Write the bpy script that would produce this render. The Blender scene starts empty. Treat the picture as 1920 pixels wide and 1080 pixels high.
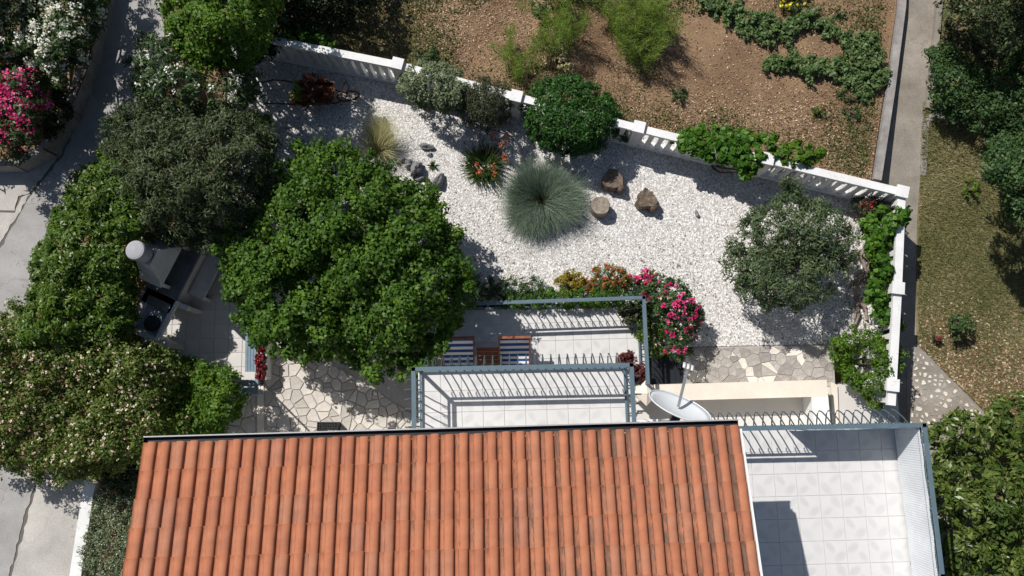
import bpy, math, random
import numpy as np
from mathutils import Vector, Matrix

# ------------------------------------------------------------------ camera, sky, sun, exposure
SC = bpy.context.scene
COL = SC.collection
FPX = 1450.0                      # focal length in pixels of the 1920 px photograph
CAM_H = 16.7
PITCH = math.atan(220 / FPX)
ROLL = math.atan(15 / FPX * math.cos(PITCH))
cd = bpy.data.cameras.new("camera"); cam = bpy.data.objects.new("camera", cd); COL.objects.link(cam)
cd.sensor_width = 36; cd.lens = FPX / 1920 * 36; cd.clip_end = 600; cd.clip_start = .1
cam.location = (0, 0, CAM_H); cam.rotation_euler = (PITCH, ROLL, 0)
SC.camera = cam
SC.render.resolution_x = 1024; SC.render.resolution_y = 576

SX, SY = .62, -.59               # shadow offset per metre of height
sun_dir = Vector((SX, SY, -1))
elev = math.atan2(1, math.hypot(SX, SY))
W = bpy.data.worlds.new("World"); SC.world = W; W.use_nodes = True
nt = W.node_tree; bg = nt.nodes["Background"]
sky = nt.nodes.new("ShaderNodeTexSky"); sky.sky_type = 'NISHITA'; sky.sun_disc = False
sky.sun_elevation = elev; sky.sun_rotation = math.atan2(-SX, -SY)
nt.links.new(sky.outputs[0], bg.inputs[0]); bg.inputs[1].default_value = .06
sl = bpy.data.lights.new("sun", 'SUN'); sl.energy = 4.3; sl.angle = math.radians(.5); sl.color = (1, .955, .9)
so = bpy.data.objects.new("sun", sl); COL.objects.link(so)
so.rotation_euler = sun_dir.to_track_quat('-Z', 'Y').to_euler(); so.location = (-20, 20, 40)
vs = SC.view_settings; vs.view_transform = 'Standard'; vs.look = 'None'; vs.exposure = 0.25; vs.gamma = 1
vs.use_curve_mapping = False

# ------------------------------------------------------------------ helpers
RM = np.array(cam.rotation_euler.to_matrix())
def P(u, v, z=0.0):
    d = RM @ np.array([(u - 960) / FPX, -(v - 540) / FPX, -1.0])
    t = (z - CAM_H) / d[2]
    return Vector((t * d[0], t * d[1], z))
def Pn(uv, z):
    uv = np.asarray(uv, float); z = np.broadcast_to(np.asarray(z, float), (len(uv),))
    d = np.stack([(uv[:, 0] - 960) / FPX, -(uv[:, 1] - 540) / FPX, -np.ones(len(uv))], 1) @ RM.T
    t = (z - CAM_H) / d[:, 2]
    return np.stack([t * d[:, 0], t * d[:, 1], z], 1)

WM = {}
def setp(o, parent):
    o.parent = parent
    m = WM.get(parent.as_pointer())
    if m is not None: o.matrix_parent_inverse = m.inverted()
def T(name, label, cat, loc=(0, 0, 0), group=None):
    e = bpy.data.objects.new(name, None); COL.objects.link(e); e.location = loc
    e.empty_display_size = .1
    WM[e.as_pointer()] = Matrix.Translation(Vector(loc))
    return tag(e, label, cat, group)
def tag(o, label, cat, group=None):
    o["label"] = label; o["category"] = cat
    if group: o["group"] = group
    return o
def mk(name, V, F, m, parent=None, smooth=False, rnd=None, kind=None, loc=None):
    """mesh object from vertex array and face list / equal-sided face array"""
    me = bpy.data.meshes.new(name)
    if isinstance(F, np.ndarray):
        V = np.asarray(V, np.float32); k = F.shape[1]; n = len(F)
        me.vertices.add(len(V)); me.vertices.foreach_set("co", V.ravel())
        me.loops.add(n * k); me.loops.foreach_set("vertex_index", F.astype(np.int32).ravel())
        me.polygons.add(n); me.polygons.foreach_set("loop_start", np.arange(0, n * k, k, dtype=np.int32))
        me.update(calc_edges=True)
    else:
        me.from_pydata([tuple(v) for v in V], [], F); me.update()
    if smooth: me.polygons.foreach_set("use_smooth", np.ones(len(me.polygons), bool))
    if rnd is not None:
        a = me.attributes.new("rnd", 'FLOAT', 'POINT'); a.data.foreach_set("value", np.asarray(rnd, np.float32))
    me.materials.append(m)
    return mo(name, me, parent, kind, loc)
def mo(name, me, parent=None, kind=None, loc=None, rz=0):
    o = bpy.data.objects.new(name, me); COL.objects.link(o)
    if loc is not None: o.location = loc
    o.rotation_euler = (0, 0, rz)
    WM[o.as_pointer()] = Matrix.Translation(o.location) @ Matrix.Rotation(rz, 4, 'Z')
    if parent is not None: setp(o, parent)
    if kind: o["kind"] = kind
    return o

class MB:
    def __init__(s): s.v = []; s.f = []
    def add(s, V, F):
        b = len(s.v); s.v += [tuple(x) for x in V]; s.f += [tuple(i + b for i in q) for q in F]; return s
    def box(s, c, size, ax=None):
        """centre, size, optional 3 axis vectors"""
        c = Vector(c); a = ax or (Vector((1, 0, 0)), Vector((0, 1, 0)), Vector((0, 0, 1)))
        hs = [Vector(a[i]) * size[i] / 2 for i in range(3)]
        V = [c + sx * hs[0] + sy * hs[1] + sz * hs[2] for sz in (-1, 1) for sy in (-1, 1) for sx in (-1, 1)]
        return s.add(V, [(0, 2, 3, 1), (4, 5, 7, 6), (0, 1, 5, 4), (2, 6, 7, 3), (0, 4, 6, 2), (1, 3, 7, 5)])
    def beam(s, a, b, w, h, up=(0, 0, 1)):
        a = Vector(a); b = Vector(b); d = (b - a); L = d.length; d.normalize()
        x = d.cross(Vector(up)).normalized(); z = x.cross(d)
        return s.box((a + b) / 2, (L, w, h), (d, x, z))
    def prism(s, poly, z0, z1):
        """poly: world xy(z ignored), counter-clockwise not required"""
        p = [(q[0], q[1]) for q in poly]; n = len(p)
        A = sum(p[i][0] * p[(i + 1) % n][1] - p[(i + 1) % n][0] * p[i][1] for i in range(n))
        if A < 0: p = p[::-1]
        V = [(x, y, z0) for x, y in p] + [(x, y, z1) for x, y in p]
        F = [tuple(range(n, 2 * n)), tuple(range(n - 1, -1, -1))] + [(i, (i + 1) % n, (i + 1) % n + n, i + n) for i in range(n)]
        return s.add(V, F)
    def tube(s, pts, r, n=6, cap=True):
        pts = [Vector(p) for p in pts]; rr = r if isinstance(r, (list, tuple)) else [r] * len(pts)
        V = []; ref = Vector((.31, .17, .93))
        for i, p in enumerate(pts):
            t = (pts[min(i + 1, len(pts) - 1)] - pts[max(i - 1, 0)]).normalized()
            if abs(t.dot(ref)) > .95: ref = Vector((.9, .3, .1))
            x = t.cross(ref).normalized(); y = t.cross(x)
            V += [p + (x * math.cos(2 * math.pi * k / n) + y * math.sin(2 * math.pi * k / n)) * rr[i] for k in range(n)]
        F = []
        for i in range(len(pts) - 1):
            for k in range(n):
                F.append((i * n + k, i * n + (k + 1) % n, (i + 1) * n + (k + 1) % n, (i + 1) * n + k))
        if cap:
            F.append(tuple(range(n))); F.append(tuple(range((len(pts) - 1) * n, len(pts) * n))[::-1])
        return s.add(V, F)
    def lathe(s, c, prof, n=16):
        """prof list of (r, z) about vertical axis through c"""
        V = []; F = []
        for r, z in prof: V += [(c[0] + r * math.cos(2 * math.pi * k / n), c[1] + r * math.sin(2 * math.pi * k / n), c[2] + z) for k in range(n)]
        for i in range(len(prof) - 1):
            for k in range(n): F.append((i * n + k, i * n + (k + 1) % n, (i + 1) * n + (k + 1) % n, (i + 1) * n + k))
        return s.add(V, F)
    def build(s, name, m, parent=None, smooth=False, kind=None): return mk(name, s.v, s.f, m, parent, smooth, None, kind)
    def mesh(s, name, m, smooth=False):
        me = bpy.data.meshes.new(name); me.from_pydata(s.v, [], s.f); me.update(); me.materials.append(m)
        if smooth: me.polygons.foreach_set("use_smooth", np.ones(len(me.polygons), bool))
        return me

# ------------------------------------------------------------------ materials
def newmat(name):
    m = bpy.data.materials.new(name); m.use_nodes = True
    return m, m.node_tree, m.node_tree.nodes["Principled BSDF"]
def noise(nt, scale, detail=5, rough=.6, vec=None, coord='Object'):
    n = nt.nodes.new("ShaderNodeTexNoise"); n.inputs["Scale"].default_value = scale
    n.inputs["Detail"].default_value = detail; n.inputs["Roughness"].default_value = rough
    if vec is None:
        t = nt.nodes.new("ShaderNodeTexCoord"); vec = t.outputs[coord]
    nt.links.new(vec, n.inputs["Vector"]); return n.outputs["Fac"]
def ramp(nt, fac, stops):
    r = nt.nodes.new("ShaderNodeValToRGB"); e = r.color_ramp.elements
    while len(e) < len(stops): e.new(.5)
    for k, (p, c) in enumerate(stops):
        e[k].position = p; e[k].color = (*c, 1) if len(c) == 3 else c
    nt.links.new(fac, r.inputs[0]); return r.outputs[0]
def mixc(nt, fac, a, b, mode='MIX'):
    n = nt.nodes.new("ShaderNodeMix"); n.data_type = 'RGBA'; n.blend_type = mode
    for s, v in ((n.inputs[0], fac), (n.inputs[6], a), (n.inputs[7], b)):
        if hasattr(v, 'is_linked'): nt.links.new(v, s)
        else: s.default_value = v if isinstance(v, (int, float)) else (*v, 1)
    return n.outputs[2]
def math_(nt, op, a, b=0.0, clamp=False):
    n = nt.nodes.new("ShaderNodeMath"); n.operation = op; n.use_clamp = clamp
    for s, v in ((n.inputs[0], a), (n.inputs[1], b)):
        if hasattr(v, 'is_linked'): nt.links.new(v, s)
        else: s.default_value = v
    return n.outputs[0]
def bump(nt, bs, h, strength, dist=.02):
    b = nt.nodes.new("ShaderNodeBump"); b.inputs["Strength"].default_value = strength; b.inputs["Distance"].default_value = dist
    nt.links.new(h, b.inputs["Height"]); nt.links.new(b.outputs[0], bs.inputs["Normal"])
def stone(name, stops, scale=3.0, fine=60.0, rough=.8, bmp=.3, objrand=0.0, fine_amt=.35, coord='Object', spec=.3):
    m, nt, bs = newmat(name)
    c = ramp(nt, noise(nt, scale, 6, .62, coord=coord), stops)
    f = noise(nt, fine, 3, .6, coord=coord)
    c = mixc(nt, fine_amt, c, ramp(nt, f, [(.3, (.35,) * 3), (.7, (1.3,) * 3)]), 'MULTIPLY')
    if objrand:
        oi = nt.nodes.new("ShaderNodeObjectInfo")
        c = mixc(nt, 1.0, c, ramp(nt, oi.outputs["Random"], [(0, (1 - objrand,) * 3), (1, (1 + objrand * .6,) * 3)]), 'MULTIPLY')
    nt.links.new(c, bs.inputs["Base Color"]); bs.inputs["Roughness"].default_value = rough
    bs.inputs["Specular IOR Level"].default_value = spec
    if bmp: bump(nt, bs, f, bmp, .01)
    return m
def plain(name, c, rough=.5, metal=0.0, var=.12, scale=9.0, spec=.4):
    m, nt, bs = newmat(name)
    n = noise(nt, scale, 5, .65)
    col = ramp(nt, n, [(.25, tuple(x * (1 - var) for x in c)), (.75, tuple(min(1, x * (1 + var)) for x in c))])
    nt.links.new(col, bs.inputs["Base Color"]); bs.inputs["Roughness"].default_value = rough
    bs.inputs["Metallic"].default_value = metal; bs.inputs["Specular IOR Level"].default_value = spec
    return m
def attrmat(name, stops, rough=.6, trans=.0, spec=.25, tcol=None):
    """colour by the per-piece attribute 'rnd'"""
    m, nt, bs = newmat(name)
    a = nt.nodes.new("ShaderNodeAttribute"); a.attribute_name = "rnd"
    c = ramp(nt, a.outputs["Fac"], stops)
    nt.links.new(c, bs.inputs["Base Color"]); bs.inputs["Roughness"].default_value = rough
    bs.inputs["Specular IOR Level"].default_value = spec
    if trans:
        t = nt.nodes.new("ShaderNodeBsdfTranslucent"); nt.links.new(mixc(nt, 1, c, tcol or (1.5, 1.5, .7), 'MULTIPLY'), t.inputs[0])
        mx = nt.nodes.new("ShaderNodeMixShader"); mx.inputs[0].default_value = trans
        nt.links.new(bs.outputs[0], mx.inputs[1]); nt.links.new(t.outputs[0], mx.inputs[2])
        nt.links.new(mx.outputs[0], nt.nodes["Material Output"].inputs[0])
    return m
def leafm(name, dark, mid, light, trans=.25, rough=.5):
    return attrmat(name, [(0, dark), (.5, mid), (1, light)], rough, trans)

L_TREE = leafm("leaf_tree", (.028, .065, .008), (.06, .135, .014), (.14, .235, .025), .3)
L_HEDGE = leafm("leaf_hedge", (.028, .065, .008), (.062, .125, .012), (.16, .23, .035), .25, .38)
L_ROSE = leafm("leaf_rose", (.05, .078, .015), (.095, .145, .026), (.19, .225, .05), .25)
L_BRIGHT = leafm("leaf_bright", (.035, .085, .008), (.07, .15, .012), (.145, .235, .02), .3)
L_OLIVE = leafm("leaf_olive", (.022, .038, .015), (.048, .072, .026), (.12, .15, .062), .12)
L_OLIVE2 = leafm("leaf_olive_silver", (.03, .055, .022), (.065, .10, .04), (.16, .20, .095), .12)
L_OLEA = leafm("leaf_oleander", (.028, .055, .02), (.055, .1, .035), (.13, .17, .07), .2, .4)
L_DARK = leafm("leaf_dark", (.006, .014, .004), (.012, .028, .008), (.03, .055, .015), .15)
L_BOX = leafm("leaf_clipped", (.012, .045, .007), (.026, .085, .012), (.055, .13, .02), .2, .45)
L_SILVER = leafm("leaf_silver", (.07, .095, .05), (.13, .17, .085), (.27, .31, .18), .15)
L_BROWN = leafm("leaf_brownish", (.025, .03, .014), (.045, .055, .025), (.09, .095, .045), .15)
L_VINE = leafm("leaf_vine", (.03, .09, .01), (.06, .155, .015), (.14, .25, .03), .35)
L_LAUREL = leafm("leaf_laurel", (.03, .06, .012), (.075, .12, .022), (.22, .26, .07), .25, .35)
L_WILD = leafm("leaf_wild", (.022, .05, .016), (.045, .095, .028), (.09, .15, .045), .2)
L_POT = leafm("leaf_potato", (.04, .075, .022), (.085, .145, .045), (.19, .25, .10), .2)
L_FENNEL = leafm("leaf_fennel", (.07, .12, .015), (.14, .22, .03), (.26, .34, .07), .35)
L_RUST = leafm("leaf_rust", (.06, .018, .01), (.13, .04, .018), (.22, .085, .03), .25)
L_WINE = leafm("leaf_burgundy", (.035, .006, .008), (.075, .016, .018), (.15, .045, .035), .15, .4)
L_YELLOW = leafm("leaf_yellow", (.12, .11, .01), (.24, .19, .015), (.4, .28, .03), .25)
L_STRAW = leafm("blade_straw", (.25, .24, .11), (.42, .4, .2), (.66, .63, .4), .2)
L_BLUE = leafm("blade_blue", (.055, .085, .06), (.115, .17, .12), (.27, .33, .25), .15)
L_ALOE = leafm("blade_aloe", (.02, .045, .012), (.045, .085, .02), (.10, .15, .04), .1, .35)
L_GRASS = leafm("blade_lawn", (.075, .09, .028), (.15, .15, .055), (.36, .31, .17), .15)
F_WHITE = attrmat("petal_white", [(0, (.6, .6, .52)), (1, (.85, .84, .8))], .6, .2)
F_PINK = attrmat("petal_pink", [(0, (.42, .012, .09)), (.6, (.65, .03, .2)), (1, (.85, .32, .5))], .55, .2, tcol=(1.2, .6, .8))
F_PALE = attrmat("petal_pale", [(0, (.7, .42, .36)), (.5, (.78, .62, .5)), (1, (.85, .8, .7))], .6, .2)
F_ORANGE = attrmat("petal_orange", [(0, (.45, .09, .03)), (1, (.75, .24, .11))], .6, .2)
F_RED = attrmat("petal_red", [(0, (.16, .006, .012)), (.7, (.38, .018, .03)), (1, (.5, .09, .10))], .55, .15, tcol=(1.2, .5, .5))
F_YEL = attrmat("petal_yellow", [(0, (.7, .55, .02)), (1, (.85, .75, .05))], .6, .2)
F_RUST = attrmat("petal_rust", [(0, (.3, .04, .015)), (1, (.5, .14, .04))], .6, .2)
BARK = stone("bark", [(.3, (.05, .035, .025)), (.7, (.14, .10, .075))], 9, 50, .9, .6)

M_ROAD = stone("road_concrete", [(.25, (.27, .262, .255)), (.5, (.35, .34, .33)), (.75, (.43, .415, .395))], 1.3, 45, .9, .4, fine_amt=.3)
def cracks(m, amt=.75):
    nt = m.node_tree; bs = nt.nodes["Principled BSDF"]; src = bs.inputs["Base Color"].links[0].from_socket
    n = noise(nt, .55, 8, .62); d = math_(nt, 'ABSOLUTE', math_(nt, 'SUBTRACT', n, .5))
    k = math_(nt, 'SUBTRACT', 1.0, math_(nt, 'MULTIPLY', d, 240.0), True)
    k = math_(nt, 'MULTIPLY', k, math_(nt, 'MULTIPLY', math_(nt, 'SUBTRACT', noise(nt, .8, 2, .5), .42), 6.0, True))
    c = mixc(nt, math_(nt, 'MULTIPLY', k, amt), src, (.07, .062, .055))
    st = noise(nt, .9, 5, .7); c = mixc(nt, math_(nt, 'MULTIPLY', math_(nt, 'SUBTRACT', st, .55), 2.2, True), c, (.2, .19, .18))
    nt.links.new(c, bs.inputs["Base Color"])
cracks(M_ROAD)
M_ROAD2 = stone("road_concrete_pale", [(.25, (.33, .315, .29)), (.5, (.44, .42, .39)), (.75, (.55, .525, .485))], 1.1, 38, .9, .35, fine_amt=.3)
cracks(M_ROAD2, .6)
M_PATH = stone("path_concrete", [(.25, (.20, .175, .145)), (.5, (.28, .25, .21)), (.78, (.39, .35, .30))], 1.6, 50, .9, .5, fine_amt=.4)
cracks(M_PATH, .5)
M_CURB = stone("weathered_concrete", [(.3, (.21, .195, .185)), (.7, (.38, .355, .335))], 3.5, 55, .9, .5)
M_GBASE = stone("gravel_base", [(.3, (.4, .385, .365)), (.7, (.58, .565, .54))], 5, 70, .95, .6, fine_amt=.7)
M_PEB = attrmat("pebble", [(0, (.16, .15, .14)), (.09, (.4, .375, .35)), (.3, (.62, .605, .58)), (1, (.78, .77, .75))], .75)
M_SOIL = stone("garden_soil", [(.28, (.14, .085, .048)), (.48, (.21, .133, .078)), (.7, (.31, .21, .122))], .9, 28, .95, .9, fine_amt=.55)
M_CHIP = attrmat("wood_chip", [(0, (.10, .06, .034)), (.4, (.24, .15, .083)), (.75, (.42, .295, .175)), (1, (.68, .57, .43))], .8)
M_LAWN = stone("lawn_soil", [(.25, (.09, .09, .03)), (.5, (.17, .15, .065)), (.72, (.28, .215, .12))], 1.1, 30, .95, .8, fine_amt=.5)
M_GROUND = stone("ground", [(.3, (.07, .075, .03)), (.7, (.16, .13, .07))], .5, 12, .95, .8)
def white_mat():
    m, nt, bs = newmat("white_paint"); geo = nt.nodes.new("ShaderNodeNewGeometry")
    mp = nt.nodes.new("ShaderNodeMapping"); mp.inputs["Scale"].default_value = (9, 9, .9); nt.links.new(geo.outputs["Position"], mp.inputs[0])
    st = noise(nt, 1.6, 5, .65, mp.outputs[0]); n2 = noise(nt, 2.2, 5, .6, geo.outputs["Position"])
    c = ramp(nt, n2, [(.25, (.60, .60, .59)), (.6, (.7, .7, .69)), (.85, (.73, .73, .72))])
    c = mixc(nt, math_(nt, 'MULTIPLY', math_(nt, 'SUBTRACT', st, .56), 4.0, True), c, (.44, .43, .40))
    nt.links.new(c, bs.inputs["Base Color"]); bs.inputs["Roughness"].default_value = .65; return m
M_WHITE = white_mat()
M_WALL = stone("render_white", [(.2, (.62, .61, .59)), (.8, (.74, .73, .71))], 1.5, 60, .85, .15, fine_amt=.12)
M_CREAM = stone("cream_stone", [(.2, (.62, .555, .46)), (.8, (.76, .695, .6))], 1.7, 35, .75, .15, fine_amt=.15)
M_STEEL = plain("grey_blue_paint", (.10, .15, .18), .38, .0, .12, 6, .5)
M_BAR = plain("grey_blue_bar", (.055, .08, .098), .4, .0, .12, 6, .5)
M_IRON = plain("dark_iron", (.035, .045, .055), .5, .3)
M_SLATE = stone("dark_counter", [(.3, (.07, .085, .10)), (.7, (.12, .14, .16))], 6, 120, .35, .1, spec=.6)
M_GREY = stone("grey_cast_concrete", [(.3, (.42, .42, .42)), (.7, (.56, .56, .56))], 4, 60, .8, .25, fine_amt=.2)
M_STAINLESS = plain("stainless", (.36, .42, .48), .3, .35, .06)
M_DISH = plain("dish_paint", (.66, .69, .71), .45, 0, .05, 3)
M_ZINC = plain("galvanised", (.45, .46, .46), .4, .7, .1)
M_GAP_SHADE = plain("gap_shade", (.02, .02, .024), .6)  # near black: shade in the gutter and under the cowl put into the colour
M_GUT = plain("gutter_grey", (.42, .43, .44), .45, .3)
M_BENCH = stone("blue_board", [(.3, (.13, .19, .25)), (.7, (.20, .27, .33))], 5, 60, .6, .2, fine_amt=.2)
M_WOOD = stone("orange_wood", [(.3, (.18, .055, .02)), (.7, (.36, .14, .055))], 8, 40, .5, .2)
M_RUST = plain("rusty_iron", (.10, .045, .025), .85, .2, .4, 20)
M_TERRA = plain("terracotta", (.22, .09, .05), .8)
M_BLACKP = plain("black_plastic", (.015, .015, .016), .5)
M_STUMP = stone("stump_wood", [(.25, (.07, .05, .038)), (.5, (.14, .105, .08)), (.75, (.26, .205, .16))], 10, 70, .9, .8)
M_STUMP2 = stone("stump_wood_pale", [(.25, (.16, .13, .10)), (.5, (.27, .23, .185)), (.75, (.4, .35, .29))], 10, 70, .9, .8)
M_ROCK = stone("rock_grey", [(.25, (.10, .10, .11)), (.5, (.2, .2, .21)), (.75, (.34, .33, .33))], 6, 50, .9, .9)
M_DRIFT = stone("driftwood", [(.3, (.14, .11, .09)), (.7, (.32, .27, .23))], 7, 50, .9, .6)
M_JOINT = stone("joint_mortar", [(.3, (.36, .34, .315)), (.7, (.46, .435, .41))], 3, 60, .95, .4)
M_FLAG = stone("flagstone", [(.2, (.44, .405, .36)), (.5, (.55, .51, .455)), (.8, (.63, .59, .535))], 2.2, 30, .8, .2, .22, .2)
M_FLAGW = stone("flagstone_white", [(.2, (.62, .575, .5)), (.8, (.76, .72, .65))], 3, 30, .8, .2, .1, .15)
M_FLAGG = stone("flagstone_grey", [(.2, (.30, .275, .25)), (.5, (.39, .36, .33)), (.8, (.5, .465, .43))], 5, 50, .85, .4, .25, .5)
M_PATIO = stone("patio_tile", [(.2, (.50, .485, .46)), (.8, (.62, .60, .575))], 1.5, 50, .7, .1, .06, .12)
M_DARKSHEET = plain("near_black_sheet", (.009, .012, .017), .5, .0, .2, 4)

def tile_mat(name, base, leafc):
    """pale ceramic tile printed with two soft grey leaf shapes"""
    m, nt, bs = newmat(name)
    tc = nt.nodes.new("ShaderNodeTexCoord"); oi = nt.nodes.new("ShaderNodeObjectInfo")
    rot = nt.nodes.new("ShaderNodeVectorRotate"); rot.rotation_type = 'Z_AXIS'
    q = math_(nt, 'MULTIPLY', math_(nt, 'FLOOR', math_(nt, 'MULTIPLY', oi.outputs["Random"], 3.99)), math.pi / 2)
    nt.links.new(q, rot.inputs["Angle"]); nt.links.new(tc.outputs["Object"], rot.inputs["Vector"])
    tot = None
    for cx, cy, an, l, w in ((-.08, .07, .6, .13, .075), (.09, -.09, 2.2, .12, .06)):
        mp = nt.nodes.new("ShaderNodeMapping"); mp.vector_type = 'TEXTURE'
        mp.inputs["Location"].default_value = (cx, cy, 0); mp.inputs["Rotation"].default_value = (0, 0, an); mp.inputs["Scale"].default_value = (l, w, 1)
        nt.links.new(rot.outputs[0], mp.inputs[0])
        ln = nt.nodes.new("ShaderNodeVectorMath"); ln.operation = 'LENGTH'
        fl = nt.nodes.new("ShaderNodeVectorMath"); fl.operation = 'MULTIPLY'; fl.inputs[1].default_value = (1, 1, 0)
        nt.links.new(mp.outputs[0], fl.inputs[0]); nt.links.new(fl.outputs[0], ln.inputs[0])
        d = math_(nt, 'MULTIPLY', math_(nt, 'SUBTRACT', 1.15, ln.outputs["Value"]), 1.6, True)
        tot = d if tot is None else math_(nt, 'MAXIMUM', tot, d)
    tot = math_(nt, 'MULTIPLY', tot, math_(nt, 'MULTIPLY', noise(nt, 9, 4, .7), noise(nt, 1.3, 2, .5, oi.outputs['Location'])))
    n2 = noise(nt, 3, 4, .6)
    c = mixc(nt, 1.0, ramp(nt, n2, [(.3, tuple(x * .94 for x in base)), (.7, base)]), (1, 1, 1), 'MULTIPLY')
    c = mixc(nt, math_(nt, 'MULTIPLY', tot, 3.0, True), c, leafc)
    nt.links.new(c, bs.inputs["Base Color"]); bs.inputs["Roughness"].default_value = .45
    return m
M_TILE = tile_mat("terrace_tile", (.62, .615, .605), (.52, .525, .52))
M_GROUT = plain("grout", (.55, .545, .535), .9)

def rooftile_mat():
    m, nt, bs = newmat("clay_roof_tile")
    tc = nt.nodes.new("ShaderNodeTexCoord"); oi = nt.nodes.new("ShaderNodeObjectInfo")
    geo = nt.nodes.new("ShaderNodeNewGeometry")
    sx = nt.nodes.new("ShaderNodeSeparateXYZ"); nt.links.new(tc.outputs["Object"], sx.inputs[0])
    c0 = ramp(nt, oi.outputs["Random"], [(0, (.335, .127, .07)), (.3, (.37, .137, .071)), (.6, (.385, .148, .077)), (.85, (.37, .155, .089)), (1, (.33, .14, .085))])
    n1 = noise(nt, 5, 5, .65, geo.outputs["Position"])
    c = mixc(nt, 1.0, c0, ramp(nt, n1, [(.3, (.84,) * 3), (.7, (1.1,) * 3)]), 'MULTIPLY')
    # lichen and dirt collecting in the pans, worse towards the terrace end of the roof
    pan = math_(nt, 'MULTIPLY', math_(nt, 'LESS_THAN', sx.outputs[0], .076), math_(nt, 'GREATER_THAN', sx.outputs[0], .012))
    sp = nt.nodes.new("ShaderNodeSeparateXYZ"); nt.links.new(geo.outputs["Position"], sp.inputs[0])
    east = math_(nt, 'MULTIPLY_ADD', sp.outputs[0], .035); nt.nodes[-1].inputs[2].default_value = .37
    big = noise(nt, 1.1, 4, .6, geo.outputs["Position"])
    mp = nt.nodes.new("ShaderNodeMapping"); mp.inputs["Scale"].default_value = (70, 9, 9); nt.links.new(geo.outputs["Position"], mp.inputs[0])
    fine = noise(nt, 1.0, 5, .7, mp.outputs[0])
    thr = math_(nt, 'ADD', math_(nt, 'MULTIPLY', big, .55), math_(nt, 'ADD', math_(nt, 'MULTIPLY', fine, .55), math_(nt, 'MULTIPLY', oi.outputs["Random"], .1)))
    dirt = math_(nt, 'MULTIPLY', pan, math_(nt, 'MULTIPLY', math_(nt, 'SUBTRACT', math_(nt, 'ADD', thr, east), .93), 6.0, True))
    c = mixc(nt, math_(nt, 'MULTIPLY', dirt, .85), c, (.10, .068, .052))
    seam = math_(nt, 'MULTIPLY', math_(nt, 'LESS_THAN', sx.outputs[0], .077), math_(nt, 'GREATER_THAN', sx.outputs[0], .064))
    seam = math_(nt, 'MULTIPLY', seam, math_(nt, 'MULTIPLY', math_(nt, 'SUBTRACT', fine, .4), 5.0, True))
    c = mixc(nt, math_(nt, 'MULTIPLY', seam, .75), c, (.11, .06, .042))
    sp2 = noise(nt, 60, 3, .7, geo.outputs["Position"])
    spot = math_(nt, 'MULTIPLY', math_(nt, 'MULTIPLY', math_(nt, 'SUBTRACT', sp2, .66), 14, True), math_(nt, 'MULTIPLY', math_(nt, 'SUBTRACT', math_(nt, 'ADD', big, east), .92), 5, True))
    c = mixc(nt, math_(nt, 'MULTIPLY', spot, .7), c, (.12, .06, .04))
    nt.links.new(c, bs.inputs["Base Color"]); bs.inputs["Roughness"].default_value = .75; bs.inputs["Specular IOR Level"].default_value = .25
    bump(nt, bs, sp2, .12, .01)
    return m
M_ROOF = rooftile_mat()

def stripe_mat():
    m, nt, bs = newmat("striped_canvas")
    a = nt.nodes.new("ShaderNodeAttribute"); a.attribute_name = "rnd"
    s = math_(nt, 'GREATER_THAN', math_(nt, 'FRACT', math_(nt, 'MULTIPLY', a.outputs["Fac"], 5.5)), .52)
    c = mixc(nt, s, (.014, .075, .28), (.8, .8, .8)); nt.links.new(c, bs.inputs["Base Color"]); bs.inputs["Roughness"].default_value = .9
    bump(nt, bs, noise(nt, 14, 3), .4, .03)
    return m
M_STRIPE = stripe_mat()

# ------------------------------------------------------------------ foliage engine
def unit(rng, n):
    d = rng.normal(size=(n, 3)); return d / np.linalg.norm(d, axis=1, keepdims=True)
def leaves(rng, pos, nrm, L, Wd, fold=.3, rnd=None, lv=.35):
    n = len(pos); nrm = nrm / (np.linalg.norm(nrm, axis=1, keepdims=True) + 1e-9)
    t = np.cross(nrm, unit(rng, n)); t /= (np.linalg.norm(t, axis=1, keepdims=True) + 1e-9)
    b = np.cross(nrm, t)
    s = (1 - lv + 2 * lv * rng.random((n, 1)))
    l = L * s; w = Wd * s
    V = np.empty((n, 4, 3)); V[:, 0] = pos - t * l * .5; V[:, 2] = pos + t * l * .5 - nrm * l * .08
    V[:, 1] = pos + b * w * .5 + nrm * w * fold; V[:, 3] = pos - b * w * .5 + nrm * w * fold
    F = np.arange(4 * n).reshape(n, 4)
    return V.reshape(-1, 3), F, np.repeat(rnd if rnd is not None else rng.random(n), 4)
def inpoly(uv, poly):
    x, y = uv[:, 0], uv[:, 1]; p = np.asarray(poly, float); r = np.zeros(len(uv), bool); j = len(p) - 1
    for i in range(len(p)):
        c = ((p[i, 1] > y) != (p[j, 1] > y)) & (x < (p[j, 0] - p[i, 0]) * (y - p[i, 1]) / (p[j, 1] - p[i, 1] + 1e-12) + p[i, 0])
        r ^= c; j = i
    return r
def edged(uv, poly):
    p = np.asarray(poly, float); d = np.full(len(uv), 1e9)
    for i in range(len(p)):
        a, b = p[i], p[(i + 1) % len(p)]; ab = b - a
        t = np.clip(((uv - a) @ ab) / (ab @ ab + 1e-9), 0, 1)
        d = np.minimum(d, np.linalg.norm(uv - (a + t[:, None] * ab), axis=1))
    return d
def area(poly):
    p = np.asarray(poly, float); q = np.roll(p, -1, 0)
    return abs(np.sum(p[:, 0] * q[:, 1] - q[:, 0] * p[:, 1])) / 2
def samp(rng, poly, n):
    p = np.asarray(poly, float); lo, hi = p.min(0), p.max(0); out = []
    k = 0
    while k < n:
        q = lo + rng.random((n * 2 + 16, 2)) * (hi - lo); q = q[inpoly(q, poly)]; out.append(q); k += len(q)
    return np.concatenate(out)[:n]
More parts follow.
